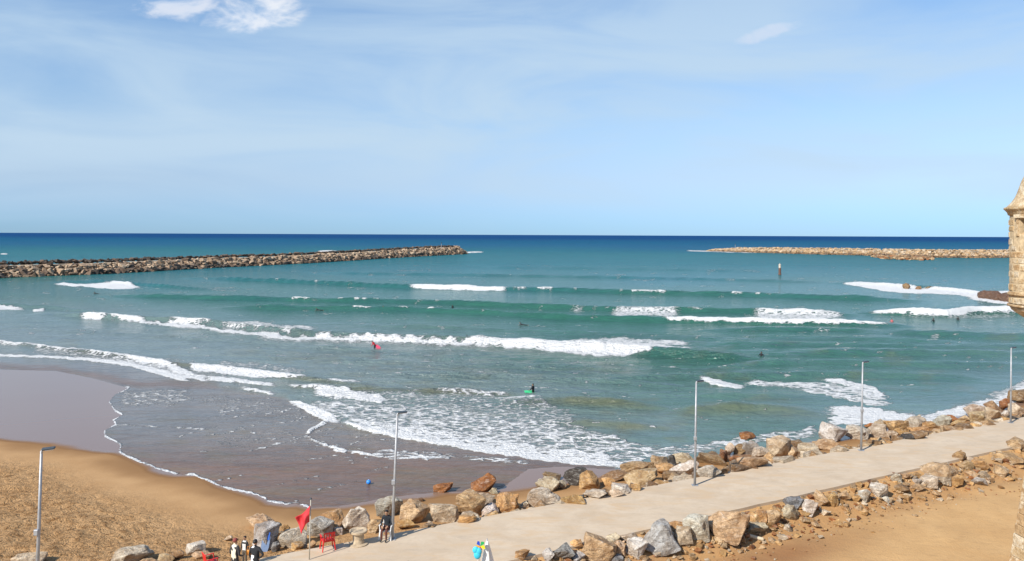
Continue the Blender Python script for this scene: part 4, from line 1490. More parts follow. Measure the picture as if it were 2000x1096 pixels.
# roof, cornice, string courses and corbelled foot
bm = bmesh.new()
add_lathe(bm, [(TR - 0.03, 0), (TR + 0.03, 0.03), (TR + 0.05, 0.10), (TR + 0.10, 0.16), (TR + 0.13, 0.18), (TR + 0.13, 0.235), (TR + 0.07, 0.25)], 48, (0, 0, z_body1 - Z0))
co = bm_obj('cornice', bm, M_STONE, turret, True)
co.color = (0.50, 0.38, 0.22, 1)
bm = bmesh.new()
add_lathe(bm, [(TR + 0.08, 0.0), (TR + 0.04, 0.05), (1.02, 0.09), (0.96, 0.16), (0.90, 0.26), (0.85, 0.37), (0.81, 0.49), (0.74, 0.72), (0.62, 1.0), (0.46, 1.26), (0.24, 1.42), (0.06, 1.48)], 48, (0, 0, z_body1 + 0.235 - Z0))
ro_ = bm_obj('roof', bm, M_STONE, turret, True)
ro_.color = (0.60, 0.48, 0.31, 1)
bm = bmesh.new()
add_lathe(bm, [(0.05, 0), (0.10, 0.06), (0.12, 0.16), (0.06, 0.26), (0.02, 0.34)], 16, (0, 0, z_body1 + 1.70 - Z0))
fi = bm_obj('finial', bm, M_STONE, ro_, True)
fi.color = (0.55, 0.44, 0.29, 1)
for zz in (14.62, 14.31):
    bm = bmesh.new()
    add_lathe(bm, [(TR - 0.05, -0.035), (TR + 0.035, -0.03), (TR + 0.045, 0), (TR + 0.03, 0.03), (TR - 0.05, 0.035)], 48, (0, 0, zz - Z0))
    so = bm_obj('string_course', bm, M_STONE, turret, True)
    so.color = (0.44, 0.31, 0.17, 1)
bm = bmesh.new()
add_lathe(bm, [(0.10, -1.25), (0.16, -1.05), (0.30, -0.80), (0.44, -0.55), (0.60, -0.36), (0.80, -0.22), (0.96, -0.10), (TR - 0.02, 0.0)], 48, (0, 0, 14.28 - Z0))
cb = bm_obj('corbelled_foot', bm, M_STONE, turret, True)
cb.color = (0.50, 0.36, 0.19, 1)

# battered bastion wall below the turret
wall = empty('fort_wall', (14.0, 21.0, 1.0))
tag(wall, 'sloping fort wall of pale stone blocks in lower right corner', 'wall')


def corner_x(zv):
    return 14.05 + (zv - 9.8) * 0.06


bm = bmesh.new()
zs = [1.0, 6.0, 11.0, 13.95]
f1_, f2_v = [], []
for zv in zs:
    cx = corner_x(zv) + 0.06
    back = (zv - 9.8) * 0.155
    f1_.append((bm.verts.new((cx - 14, 21.0 - back - 21 - 0.06, zv - 1)), bm.verts.new((cx - 14 + 2.5, -16.0 - 21, zv - 1)), bm.verts.new((40 - 14, -16.0 - 21, zv - 1)), bm.verts.new((40 - 14, 30.0 - back - 21, zv - 1))))
for A, B_ in zip(f1_[:-1], f1_[1:]):
    for k in range(4):
        bm.faces.new((A[k], A[(k + 1) % 4], B_[(k + 1) % 4], B_[k]))
bm.faces.new(f1_[-1])
bm.faces.new(f1_[0][::-1])
bmesh.ops.recalc_face_normals(bm, faces=bm.faces[:])
bm_obj('wall_core', bm, M_MORTAR, wall)
blk = []
for i in range(10):
    rr = random.Random(900 + i)
    bm = bmesh.new()
    add_box(bm, (1, 1, 1), bev=0.05)
    for v in bm.verts:
        v.co += Vector((rr.uniform(-.03, .03), rr.uniform(-.03, .03), rr.uniform(-.03, .03)))
    me = bpy.data.meshes.new('stone')
    bm.to_mesh(me)
    bm.free()
    me.materials.append(M_STONE)
    blk.append(me)
zv = 5.0
ci = 0
while zv < 13.7:
    h = random.uniform(0.24, 0.36)
    zc = zv + h / 2
    back = (zc - 9.8) * 0.155
    cx, cy = corner_x(zc), 21.0 - back
    # direction along each face away from the corner
    for face, (ex, ey) in enumerate(((2.5 / 37.1, -37.0 / 37.1), (0.943, 0.333))):
        s = 0.0
        lens = (0.75, 0.4) if (ci + face) % 2 == 0 else (0.4, 0.75)
        first = True
        while s < 2.6:
            ln = (lens[0] if first else random.uniform(0.35, 0.7))
            first = False
            o = bpy.data.objects.new('stone', random.choice(blk))
            mx, my = cx + ex * (s + ln / 2), cy + ey * (s + ln / 2)
            inx, iny = (1, 0) if face == 0 else (0.333, -0.943)
            o.location = (mx + inx * 0.11 - 14, my + iny * 0.11 - 21 - (0.0 if face == 0 else 0.02), zc - 1)
            e_ = Vector((ex, ey, 0)).normalized()
            up_ = Vector((0.06, -0.155, 1))
            n_ = up_.cross(e_).normalized()
            u_ = e_.cross(n_).normalized()
            o.rotation_euler = Matrix((e_, n_, u_)).transposed().to_euler()
            o.scale = (ln - 0.015, 0.26, h - 0.010)
            o.color = stone_col()
            link(o, wall)
            s += ln
    zv += h
    ci += 1

# ------------------------------------------------------------------ lamp posts
def lamp_post(base, top, label):
    r = empty('lamp_post', base)
    H = top.z - base.z
    lean = Vector((top.x - base.x, top.y - base.y, 0))
    bm = bmesh.new()
    add_tube(bm, [(0, 0, 0.02), lean * 0.5 + Vector((0, 0, H * 0.5)), lean + Vector((0, 0, H))], [0.072, 0.06, 0.048], 10)
    bm_obj('pole', bm, M_STEEL, r, True)
    bm = bmesh.new()
    add_box(bm, (0.34, 0.34, 0.025), (0, 0, 0.0135))
    bm_obj('base_plate', bm, M_STEEL, r)
    bm = bmesh.new()
    add_box(bm, (0.17, 0.15, 0.22), tuple(lean * 0.46 + Vector((-0.03, -0.08, H * 0.46))), None, 0.02)
    bm_obj('junction_box', bm, M_STEEL, r)
    hd = empty_child = None
    bm = bmesh.new()
    t = lean + Vector((0, 0, H))
    add_tube(bm, [t + Vector((0, 0, -0.08)), t + Vector((0.02, 0.01, 0.03)), t + Vector((0.14, 0.05, 0.06))], 0.05, 8)
    bm_obj('arm', bm, M_STEEL, r, True)
    bm = bmesh.new()
    add_box(bm, (0.46, 0.22, 0.08), tuple(t + Vector((0.22, 0.08, 0.075))), (0, -0.05, 0.35), 0.03)
    hd = bm_obj('lamp_head', bm, M_DARK, r)
    bm = bmesh.new()
    add_box(bm, (0.28, 0.15, 0.02), tuple(t + Vector((0.25, 0.09, 0.028))), (0, -0.05, 0.35))
    bm_obj('lens', bm, M_WHITEPL, hd)
    tag(r, label, 'lamp post', 'lamp posts along the promenade')


LAMPS = [((71, 1172), (81, 881), 'leftmost lamp post, its foot below the photo edge, rising over the dry sand'),
         ((766, 1053), (776, 809), 'slim grey lamp post beside the person on the white chair'),
         ((1357, 948), (1360, 747), 'slim grey lamp post at mid path, third from the left'),
         ((1682, 880), (1685, 709), 'slim grey lamp post beside the two big whitish boulders'),
         ((1974, 826), (1975, 681), 'rightmost lamp post, just left of the fort turret in view')]
for (bx_, by_), (tx_, ty_), lab in LAMPS:
    X, Y = on_plane(bx_, by_, PATH_Z)
    base = Vector((float(X), float(Y), PATH_Z))
    top = at_depth(tx_, ty_, base.y)
    lamp_post(base, top, lab)

# ------------------------------------------------------------------ chairs
def plastic_chair(name, base, rz, mat, label, tilt=0.0):
    r = empty(name, base, rz)
    r.rotation_euler = (tilt, 0, rz)
    r.scale = (1.12, 1.0, 1.0)
    bm = bmesh.new()
    add_box(bm, (0.46, 0.45, 0.035), (0, 0, 0.43), (0.04, 0, 0), 0.012)
    add_box(bm, (0.46, 0.03, 0.06), (0, 0.215, 0.405), None, 0.01)
    bm_obj('seat', bm, mat, r)
    bm = bmesh.new()
    for x in (-0.19, -0.095, 0.0, 0.095, 0.19):
        add_box(bm, (0.055, 0.022, 0.36), (x, -0.255, 0.63), (0.2, 0, 0), 0.008)
    add_box(bm, (0.47, 0.028, 0.075), (0, -0.292, 0.815), (0.2, 0, 0), 0.02)
    add_box(bm, (0.47, 0.026, 0.05), (0, -0.222, 0.465), (0.2, 0, 0), 0.01)
    bm_obj('backrest', bm, mat, r)
    for sx_ in (-1, 1):
        for sy_ in (-1, 1):
            bm = bmesh.new()
            add_tube(bm, [(sx_ * 0.21, sy_ * 0.19, 0.43), (sx_ * 0.255, sy_ * 0.24, 0.0)], [0.034, 0.024], 6)
            bm_obj('leg', bm, mat, r)
        bm = bmesh.new()
        add_box(bm, (0.055, 0.46, 0.025), (sx_ * 0.255, -0.03, 0.645), (0.03, 0, 0), 0.008)
        add_tube(bm, [(sx_ * 0.25, 0.18, 0.64), (sx_ * 0.225, 0.19, 0.42)], 0.02, 6)
        bm_obj('armrest', bm, mat, r)
    tag(r, label, 'chair', 'plastic chairs on the path')
    return r


def path_point(px, py):
    X, Y = on_plane(px, py, PATH_Z)
    return Vector((float(X), float(Y), PATH_Z + 0.002))


def ground_point(px, py):
    p = hit(px, py)
    return p


plastic_chair('plastic_chair', path_point(640, 1073), R(28), M_REDPL, 'red plastic armchair right of the red flag')
wc = path_point(755, 1052)
plastic_chair('plastic_chair', wc, R(170), M_WHITEPL, 'white plastic chair with a person seated on it')
plastic_chair('plastic_chair', path_point(412, 1118), R(-52), M_REDPL, 'red plastic chair cut off by the bottom edge of the photo')

# round concrete pedestal
p = path_point(700, 1063)
r = empty('stone_pedestal', p)
r.scale = (0.68, 0.68, 0.74)
M_PED = plain('cast_concrete', (0.43, 0.335, 0.225), 0.9, 0.25, 5.0)
bm = bmesh.new()
add_lathe(bm, [(0.62, 0.0), (0.62, 0.06), (0.40, 0.10), (0.36, 0.3), (0.37, 0.62), (0.42, 0.70)], 26)
bm_obj('column', bm, M_PED, r, False)
bm = bmesh.new()
add_lathe(bm, [(0.40, 0.70), (0.58, 0.74), (0.60, 0.86), (0.52, 0.88), (0.34, 0.80)], 26)
bm_obj('top_slab', bm, M_PED, r, False)
tag(r, 'round concrete pedestal with flared top beside the white boulder', 'pedestal')

# ------------------------------------------------------------------ flag
p = path_point(604, 1093)
top = at_depth(607, 976, p.y)
r = empty('flagpole', p)
lean = Vector((top.x - p.x, 0, 0))
H = top.z - p.z
bm = bmesh.new()
add_tube(bm, [(0, 0, -0.05), (lean.x, 0, H)], [0.028, 0.02], 8)
bm_obj('pole', bm, plain('grey_pole', (0.46, 0.43, 0.36), 0.6), r, True)
bm = bmesh.new()
add_lathe(bm, [(0.01, 0), (0.045, 0.02), (0.045, 0.06), (0.01, 0.09)], 10, (lean.x, 0, H))
bm_obj('finial', bm, M_DARK, r, True)
tag(r, 'slim pole carrying the red flag at the path edge', 'flagpole')
k = p.y / F
fl_m = plain('red_flag_cloth', (0.55, 0.028, 0.035), 0.8, 0.2, 3.0)
bm = bmesh.new()
nu, nv = 14, 12
grid_ = []
for i in range(nu + 1):
    u = i / nu
    row = []
    for j in range(nv + 1):
        v = j / nv
        # hoist edge hangs along the pole, fly edge drops to the lower left
        hoist = Vector((-1 - 2 * v, 0, -(11 + 34 * v)))
        fly = Vector((-30 + 14 * v, 0, -(34 + 30 * v)))
        q_ = hoist.lerp(fly, u)
        q_.z -= math.sin(u * math.pi) * (4 - 10 * v)
        fold = math.sin(u * 9 + v * 2.0) * 0.10 * u ** 0.5 + math.sin(u * 4 - v * 5) * 0.07
        row.append(bm.verts.new((lean.x + q_.x * k, fold - 0.03, H + q_.z * k)))
    grid_.append(row)
for i in range(nu):
    for j in range(nv):
        bm.faces.new((grid_[i][j], grid_[i + 1][j], grid_[i + 1][j + 1], grid_[i][j + 1]))
flag = bm_obj('flag', bm, fl_m, r, True)
so = flag.modifiers.new('thick', 'SOLIDIFY')
so.thickness = 0.008

# ------------------------------------------------------------------ parasol, toys, board, ball, pipe
p = ground_point(951, 1150)
r = empty('folded_parasol', p)
topp = at_depth(947, 1052, p.y)
H = topp.z - p.z
M_CANVAS = plain('white_canvas', (0.80, 0.78, 0.72), 0.8, 0.08, 5.0)
bm = bmesh.new()
seg = 20
rings = []
for i in range(9):
    t = i / 8
    zz = H * (0.95 - 0.72 * t)
    rad = 0.04 + 0.34 * t ** 0.9
    rings.append([bm.verts.new((rad * (1 + 0.16 * math.cos(5 * a_)) * math.cos(a_), rad * (1 + 0.16 * math.cos(5 * a_)) * math.sin(a_), zz)) for a_ in [2 * math.pi * k_ / seg for k_ in range(seg)]])
for r0, r1 in zip(rings[:-1], rings[1:]):
    for k_ in range(seg):
        bm.faces.new((r0[k_], r1[k_], r1[(k_ + 1) % seg], r0[(k_ + 1) % seg]))
bm.faces.new(rings[0])
bm_obj('canopy', bm, M_CANVAS, r, True)
bm = bmesh.new()
add_tube(bm, [(0, 0, 0), (0, 0, H)], 0.022, 8)
bm_obj('pole', bm, M_STEEL, r, True)
bm = bmesh.new()
add_lathe(bm, [(0.24, -0.02), (0.24, 0.08), (0.06, 0.12), (0.05, 0.22)], 16)
bm_obj('foot', bm, M_PED, r)
tag(r, 'folded white parasol at the bottom edge of the photo', 'parasol')

# colourful windmill toy on a stick, beside the parasol
D_ = p.y - 0.25
kk = D_ / F
q0 = at_depth(938, 1066, D_)
r = empty('toy_windmill', (q0.x - 4 * kk, D_, p.z))
bm = bmesh.new()
add_tube(bm, [(0, 0, 0), (4 * kk, 0, q0.z - p.z)], 0.012, 6)
bm_obj('stick', bm, M_WHITEPL, r)
cols = [('blue', (0.02, 0.07, 0.45)), ('green', (0.02, 0.38, 0.10)), ('yellow', (0.80, 0.70, 0.02)), ('red', (0.65, 0.08, 0.02)), ('orange', (0.85, 0.40, 0.02))]
for i, (nm, c_) in enumerate(cols):
    a = R(118 - i * 72)
    bm = bmesh.new()
    cx_, cz_ = 4 * kk, q0.z - p.z
    e1 = Vector((math.cos(a), 0, math.sin(a)))
    e2 = Vector((-e1.z, 0, e1.x))
    L0 = 0.23
    vs_ = [Vector((0, 0, 0)), e1 * L0 * 0.6 + e2 * 0.09, e1 * L0, e1 * L0 * 0.75 - e2 * 0.06]
    fr_ = [bm.verts.new(v + Vector((cx_, -0.04, cz_))) for v in vs_]
    ba_ = [bm.verts.new(v + Vector((cx_, -0.025, cz_)) + Vector((0, 0.05, 0)) * (i_ == 1)) for i_, v in enumerate(vs_)]
    bm.faces.new(fr_)
    bm.faces.new(ba_[::-1])
    for i_ in range(4):
        bm.faces.new((fr_[i_], fr_[(i_ + 1) % 4], ba_[(i_ + 1) % 4], ba_[i_]))
    bmesh.ops.recalc_face_normals(bm, faces=bm.faces[:])
    bm_obj('vane', bm, plain('toy_' + nm, c_, 0.5, 0.05), r)
tag(r, 'rainbow coloured toy windmill beside the folded parasol', 'toy')
q1 = at_depth(932, 1079, D_ - 0.1)
r = empty('toy_kite', (q1.x, D_ - 0.1, p.z))
M_CY = plain('cyan_nylon', (0.05, 0.52, 0.72), 0.5, 0.1)
bm = bmesh.new()
for dx_, dz_, s_ in ((-3, 4.5, 0.13), (2.5, 1.5, 0.14), (0.5, -5, 0.15)):
    bmesh.ops.create_uvsphere(bm, u_segments=12, v_segments=8, radius=1.0, matrix=Matrix.Translation((dx_ * kk, 0, q1.z - p.z + dz_ * kk)) @ Matrix.Diagonal((s_, s_ * 0.55, s_ * 1.15, 1)))
bm_obj('inflated_body', bm, M_CY, r, True)
bm = bmesh.new()
add_tube(bm, [(0, 0, 0), (0.5 * kk, 0, q1.z - p.z - 6 * kk)], 0.012, 6)
bm_obj('stick', bm, M_WHITEPL, r)
tag(r, 'bright cyan inflatable toy left of the folded parasol', 'toy')

# blue board leaning on the grey boulder
p = hit(516, 1078)
r = empty('bodyboard', p, R(12))
r.rotation_euler = (R(-16), R(8), R(12))
bm = bmesh.new()
prof = [(-0.20, 0), (-0.26, 0.25), (-0.26, 0.72), (-0.18, 0.98), (0, 1.03), (0.18, 0.98), (0.26, 0.72), (0.26, 0.25), (0.20, 0)]
A = [bm.verts.new((x * 0.72, -0.03, z * 0.92)) for x, z in prof]
B_ = [bm.verts.new((x * 0.72, 0.03, z * 0.92)) for x, z in prof]
bm.faces.new(A)
bm.faces.new(B_[::-1])
for i in range(len(prof)):
    bm.faces.new((A[i], A[(i + 1) % len(prof)], B_[(i + 1) % len(prof)], B_[i]))
bmesh.ops.recalc_face_normals(bm, faces=bm.faces[:])
bm_obj('deck', bm, plain('pale_blue_foam', (0.19, 0.27, 0.42), 0.6), r)
bm = bmesh.new()
add_box(bm, (0.30, 0.012, 0.36), (0, -0.038, 0.72), None, 0.004)
bm_obj('nose_panel', bm, plain('bright_blue', (0.05, 0.17, 0.62), 0.5), r)
tag(r, 'blue bodyboard leaning on the grey boulder behind the group', 'bodyboard')

# blue ball on the wet sand
p = hit(720, 946)
r = empty('beach_ball', (p.x, p.y, max(p.z, 0.0)))
bm = bmesh.new()
bmesh.ops.create_uvsphere(bm, u_segments=18, v_segments=12, radius=0.15, matrix=Matrix.Translation((0, 0, 0.14)))
bm_obj('ball', bm, plain('blue_ball', (0.03, 0.25, 0.75), 0.35, 0.1), r, True)
bm = bmesh.new()
add_lathe(bm, [(0.02, 0.283), (0.022, 0.30), (0.012, 0.305)], 8)
bm_obj('valve', bm, M_WHITEPL, r)
tag(r, 'small bright blue ball in the shallow film of water', 'ball')

# pale pipe on the brown earth
p0, p1 = hit(1455, 1048), hit(1491, 1057)
r = empty('pipe', (p0 + p1) / 2)
bm = bmesh.new()
d_ = (p1 - p0) / 2
add_tube(bm, [-d_ + Vector((0, 0, 0.07)), d_ + Vector((0, 0, 0.07))], 0.085, 10)
bm_obj('barrel', bm, plain('pale_pipe', (0.62, 0.52, 0.36), 0.7), r)
bm = bmesh.new()
add_tube(bm, [d_ * 0.86 + Vector((0, 0, 0.07)), d_ * 0.97 + Vector((0, 0, 0.07))], 0.10, 10)
bm_obj('collar', bm, M_PED, r)
tag(r, 'short pale pipe lying on earth below the large tan boulder', 'pipe')

# ------------------------------------------------------------------ people
M_SKIN = plain('skin', (0.36, 0.20, 0.12), 0.6, 0.08)
M_HAIR = plain('black_hair', (0.012, 0.010, 0.009), 0.55, 0.2)
_mats = {}


def cloth(c):
    if c not in _mats:
        _mats[c] = plain('cloth', c, 0.85, 0.12, 12.0)
    return _mats[c]


def person(label, base, rz, J, top, legs, hair=None, sleeves=None, shoes=(0.03, 0.03, 0.03), feet_bare=False, group=None, fingers=False, scale=1.0, vest=None):
    """one continuous skinned body; J overrides joint positions of a standing figure facing +Y"""
    P = {'pelvis': (0, 0, .95), 'spine': (0, -.01, 1.14), 'chest': (0, -.01, 1.33), 'neck': (0, 0, 1.475), 'hb': (0, .015, 1.555), 'hd': (0, .02, 1.63), 'ht': (0, .012, 1.70),
         'sl': (-.175, 0, 1.405), 'sr': (.175, 0, 1.405), 'el': (-.235, -.02, 1.12), 'er': (.235, -.02, 1.12), 'wl': (-.25, .07, .88), 'wr': (.25, .07, .88),
         'hl': (-.09, 0, .90), 'hr': (.09, 0, .90), 'kl': (-.10, .02, .49), 'kr': (.10, .02, .49), 'al': (-.105, -.02, .085), 'ar': (.105, -.02, .085), 'tl': (-.12, .15, .035), 'tr': (.12, .15, .035)}
    P.update(J)
    for s in 'lr':
        e, wv = Vector(P['e' + s]), Vector(P['w' + s])
        d = (wv - e).normalized()
        P['p' + s] = tuple(wv + d * 0.085)
        if fingers:
            side = d.cross(Vector((0, 1, 0.2)))
            side = side.normalized() if side.length > 0.1 else Vector((1, 0, 0))
            cur = d.cross(side).normalized() * (0.35)
            for i, (o, ln) in enumerate(((-0.03, .062), (-0.01, .074), (0.011, .07), (0.031, .055))):
                b0 = Vector(P['p' + s]) + side * o
                P[f'f{s}{i}a'] = tuple(b0 + (d + cur * 0.4).normalized() * ln * 0.6)
                P[f'f{s}{i}b'] = tuple(b0 + (d + cur * 0.4).normalized() * ln * 0.6 + (d + cur * 1.6).normalized() * ln * 0.6)
            th = wv + d * 0.03 + side * 0.04
            P[f't{s}a'] = tuple(th)
            P[f't{s}b'] = tuple(th + (d + side * 0.7).normalized() * 0.05)
    Rr = {'pelvis': (.155, .115), 'spine': (.145, .105), 'chest': (.165, .115), 'neck': (.056, .058), 'hb': (.066, .078), 'hd': (.078, .098), 'ht': (.058, .072)}
    for s in 'lr':
        Rr.update({'s' + s: (.068, .065), 'e' + s: (.046, .046), 'w' + s: (.034, .03), 'p' + s: (.042, .022), 'h' + s: (.098, .10), 'k' + s: (.062, .066), 'a' + s: (.042, .046), 't' + s: (.042, .032)})
    E = [('pelvis', 'spine'), ('spine', 'chest'), ('chest', 'neck'), ('neck', 'hb'), ('hb', 'hd'), ('hd', 'ht')]
    for s in 'lr':
        E += [('chest', 's' + s), ('s' + s, 'e' + s), ('e' + s, 'w' + s), ('w' + s, 'p' + s), ('pelvis', 'h' + s), ('h' + s, 'k' + s), ('k' + s, 'a' + s), ('a' + s, 't' + s)]
        if fingers:
            for i in range(4):
                E += [('p' + s, f'f{s}{i}a'), (f'f{s}{i}a', f'f{s}{i}b')]
            E += [('w' + s, f't{s}a'), (f't{s}a', f't{s}b')]
    names = sorted({n for e in E for n in e})
    idx = {n: i for i, n in enumerate(names)}
    me = bpy.data.meshes.new('skeleton')
    me.from_pydata([P[n] for n in names], [(idx[a], idx[b_]) for a, b_ in E], [])
    tmp = bpy.data.objects.new('skeleton', me)
    COL.objects.link(tmp)
    sk = tmp.modifiers.new('skin', 'SKIN')
    sk.use_smooth_shade = True
    lay = me.skin_vertices[0] if me.skin_vertices else None
    if lay is None:
        bm_ = bmesh.new()
        bm_.from_mesh(me)
        bm_.verts.layers.skin.verify()
        bm_.to_mesh(me)
        bm_.free()
        lay = me.skin_vertices[0]
    for n in names:
        lay.data[idx[n]].radius = Rr.get(n, (.0095, .0095))
        lay.data[idx[n]].use_root = (n == 'pelvis')
    ss = tmp.modifiers.new('sub', 'SUBSURF')
    ss.levels = 1
    dg = bpy.context.evaluated_depsgraph_get()
    body = bpy.data.meshes.new_from_object(tmp.evaluated_get(dg))
    bpy.data.objects.remove(tmp)
    body.name = 'person_body'
    body.materials.clear()
    mats = [M_SKIN, cloth(top), cloth(legs), cloth(shoes), cloth(sleeves or top), cloth(vest or top)]
    for m in mats:
        body.materials.append(m)
    lab_of = {}
    for a, b_ in E:
        if 'hb' in (a, b_) or 'ht' in (a, b_):
            v_ = 0
        elif a[0] == 'w' or a[0] in 'p' and a != 'pelvis' or a[0] == 'f' or (a[0] == 't' and len(a) > 2):
            v_ = 0
        elif (a, b_)[0] in ('sl', 'sr', 'el', 'er') or b_ in ('sl', 'sr'):
            v_ = 4
        elif a in ('kl', 'kr') and feet_bare:
            v_ = 2
        elif a in ('al', 'ar'):
            v_ = 0 if feet_bare else 3
        elif a in ('hl', 'hr', 'kl', 'kr') or b_ in ('hl', 'hr'):
            v_ = 2
        else:
            v_ = 1
        lab_of[(a, b_)] = v_
    segs = [(Vector(P[a]), Vector(P[b_]), lab_of[(a, b_)], min(Rr.get(a, (.01,))[0], 0.1)) for a, b_ in E]
    for pl in body.polygons:
        c_ = pl.center
        best, bi = 1e9, 0
        for a, b_, li, rad in segs:
            d = b_ - a
            t = max(0, min(1, (c_ - a).dot(d) / max(1e-9, d.length_squared)))
            dd = (c_ - a - d * t).length - rad * 0.6
            if dd < best:
                best, bi = dd, li
        if bi == 1 and vest and c_.y > -10 and c_.x < (Vector(P['spine']).x - 0.02):
            bi = 5
        if bi == 2 and vest and c_.x < -0.03:
            bi = 5
        pl.material_index = bi
        pl.use_smooth = True
    r = empty('person', base, rz)
    r.scale = (scale, scale, scale)
    bo = link(bpy.data.objects.new('body', body), r)
    # hair cap, eyes and nose
    hb, hd, ht = Vector(P['hb']), Vector(P['hd']), Vector(P['ht'])
    upv = (ht - hb).normalized()
    Q = Vector((0, 0, 1)).rotation_difference(upv).to_matrix().to_4x4()
    hm = cloth(hair) if hair else M_HAIR
    bm = bmesh.new()
    bmesh.ops.create_uvsphere(bm, u_segments=14, v_segments=10, radius=1.0)
    bmesh.ops.delete(bm, geom=[v for v in bm.verts if v.co.z < -0.35 or (v.co.y > 0.45 and v.co.z < 0.35)], context='VERTS')
    bmesh.ops.transform(bm, matrix=Matrix.Translation(hd + upv * 0.028 + Vector((0, -0.012, 0))) @ Q @ Matrix.Diagonal((0.094, 0.114, 0.098, 1)), verts=bm.verts[:])
    ho = bm_obj('hair', bm, hm, r, True)
    mo = ho.modifiers.new('thick', 'SOLIDIFY')
    mo.thickness = 0.015
    bm = bmesh.new()
    add_tube(bm, [Q @ Vector((0, 0.095, 0.03)) + hd, Q @ Vector((0, 0.122, -0.02)) + hd], [0.008, 0.016], 6)
    bm_obj('nose', bm, M_SKIN, r, True)
    for s in (-1, 1):
        bm = bmesh.new()
        bmesh.ops.create_uvsphere(bm, u_segments=8, v_segments=6, radius=0.012, matrix=Matrix.Translation(Q @ Vector((s * 0.032, 0.088, 0.02)) + hd))
        bm_obj('eye', bm, M_HAIR, r, True)
        bm = bmesh.new()
        bmesh.ops.create_uvsphere(bm, u_segments=8, v_segments=6, radius=1.0, matrix=Matrix.Translation(Q @ Vector((s * 0.082, 0.0, 0.0)) + hd) @ Matrix.Diagonal((0.014, 0.024, 0.034, 1)))
        bm_obj('ear', bm, M_SKIN, r, True)
    tag(r, label, 'person', group)
    return r


CREAM, BLACK, WHITE, RED = (0.66, 0.60, 0.46), (0.012, 0.013, 0.016), (0.75, 0.75, 0.75), (0.55, 0.02, 0.03)
# pair talking at the bottom, seen from behind and the side
person('person in cream sleeveless jacket, dark sleeves and reddish cap, near bottom edge', path_point(459, 1136), R(-28),
       {'el': (-.25, -.03, 1.12), 'wl': (-.16, .14, .98), 'er': (.25, -.02, 1.12), 'wr': (.18, .2, 1.0)}, CREAM, (0.03, 0.025, 0.025), hair=(0.22, 0.05, 0.04), sleeves=(0.03, 0.028, 0.03), group='people on the path', fingers=True)
person('person in black and white tracksuit with hand on hip, back to camera', path_point(498, 1139), R(-12),
       {'er': (.42, -.10, 1.20), 'wr': (.19, .0, 1.03), 'el': (-.25, .0, 1.12), 'wl': (-.24, .1, .9)}, BLACK, BLACK, sleeves=BLACK, group='people on the path', fingers=True, vest=WHITE)
person('small person in white top half hidden between the pair talking', hit(478, 1106), R(160),
       {}, (0.62, 0.60, 0.56), (0.10, 0.08, 0.06), sleeves=(0.03, 0.03, 0.03), group='people on the path', scale=0.72)
bg_p = path_point(486, 1132)
r = empty('shoulder_bag', (bg_p.x, bg_p.y, PATH_Z + 0.98))
bm = bmesh.new()
add_box(bm, (0.22, 0.10, 0.22), (0, 0, 0.11), None, 0.035)
bm_obj('bag', bm, plain('orange_bag', (0.70, 0.26, 0.03), 0.6), r)
bm = bmesh.new()
add_tube(bm, [(-0.08, 0, 0.20), (-0.05, 0, 0.36), (0.05, 0, 0.36), (0.08, 0, 0.20)], 0.01, 6)
bm_obj('handle', bm, plain('orange_strap', (0.6, 0.22, 0.03), 0.7), r)
tag(r, 'orange bag held out between the two talking people', 'bag')
# seated person
sp = wc + Vector((0, -0.02, 0.0))
person('person in black top sitting on the white plastic chair', sp, R(170),
       {'pelvis': (0, -.08, .53), 'spine': (0, -.12, .72), 'chest': (0, -.10, .92), 'neck': (0, -.04, 1.06), 'hb': (0, 0, 1.135), 'hd': (0, .02, 1.205), 'ht': (0, .015, 1.28),
        'sl': (-.175, -.06, .99), 'sr': (.175, -.06, .99), 'el': (-.25, .02, .74), 'er': (.25, .02, .74), 'wl': (-.14, .22, .66), 'wr': (.14, .22, .66),
        'hl': (-.09, -.04, .51), 'hr': (.09, -.04, .51), 'kl': (-.11, .36, .50), 'kr': (.11, .36, .50), 'al': (-.11, .36, .09), 'ar': (.11, .36, .09), 'tl': (-.12, .52, .04), 'tr': (.12, .52, .04)},
       (0.010, 0.014, 0.02), (0.10, 0.03, 0.02), group='people on the path', fingers=True)
person('person mostly below the bottom edge, only the crown of dark hair showing', path_point(797, 1188), R(10), {}, (0.2, 0.2, 0.25), BLACK, group='people on the path')
person('person below the bottom left edge, only a bit of dark hair showing', path_point(139, 1190), R(10), {}, (0.25, 0.2, 0.15), BLACK, group='people on the path')


def sea_point(px, py, z=0.0):
    X, Y = on_plane(px, py, z)
    return Vector((float(X), float(Y), z))


def sea_z(x, y):
    d = np.hypot(vs2[:, 0] - x, vs2[:, 1] - y)
    i = int(np.argmin(d))
    return float(vs2[i, 2])


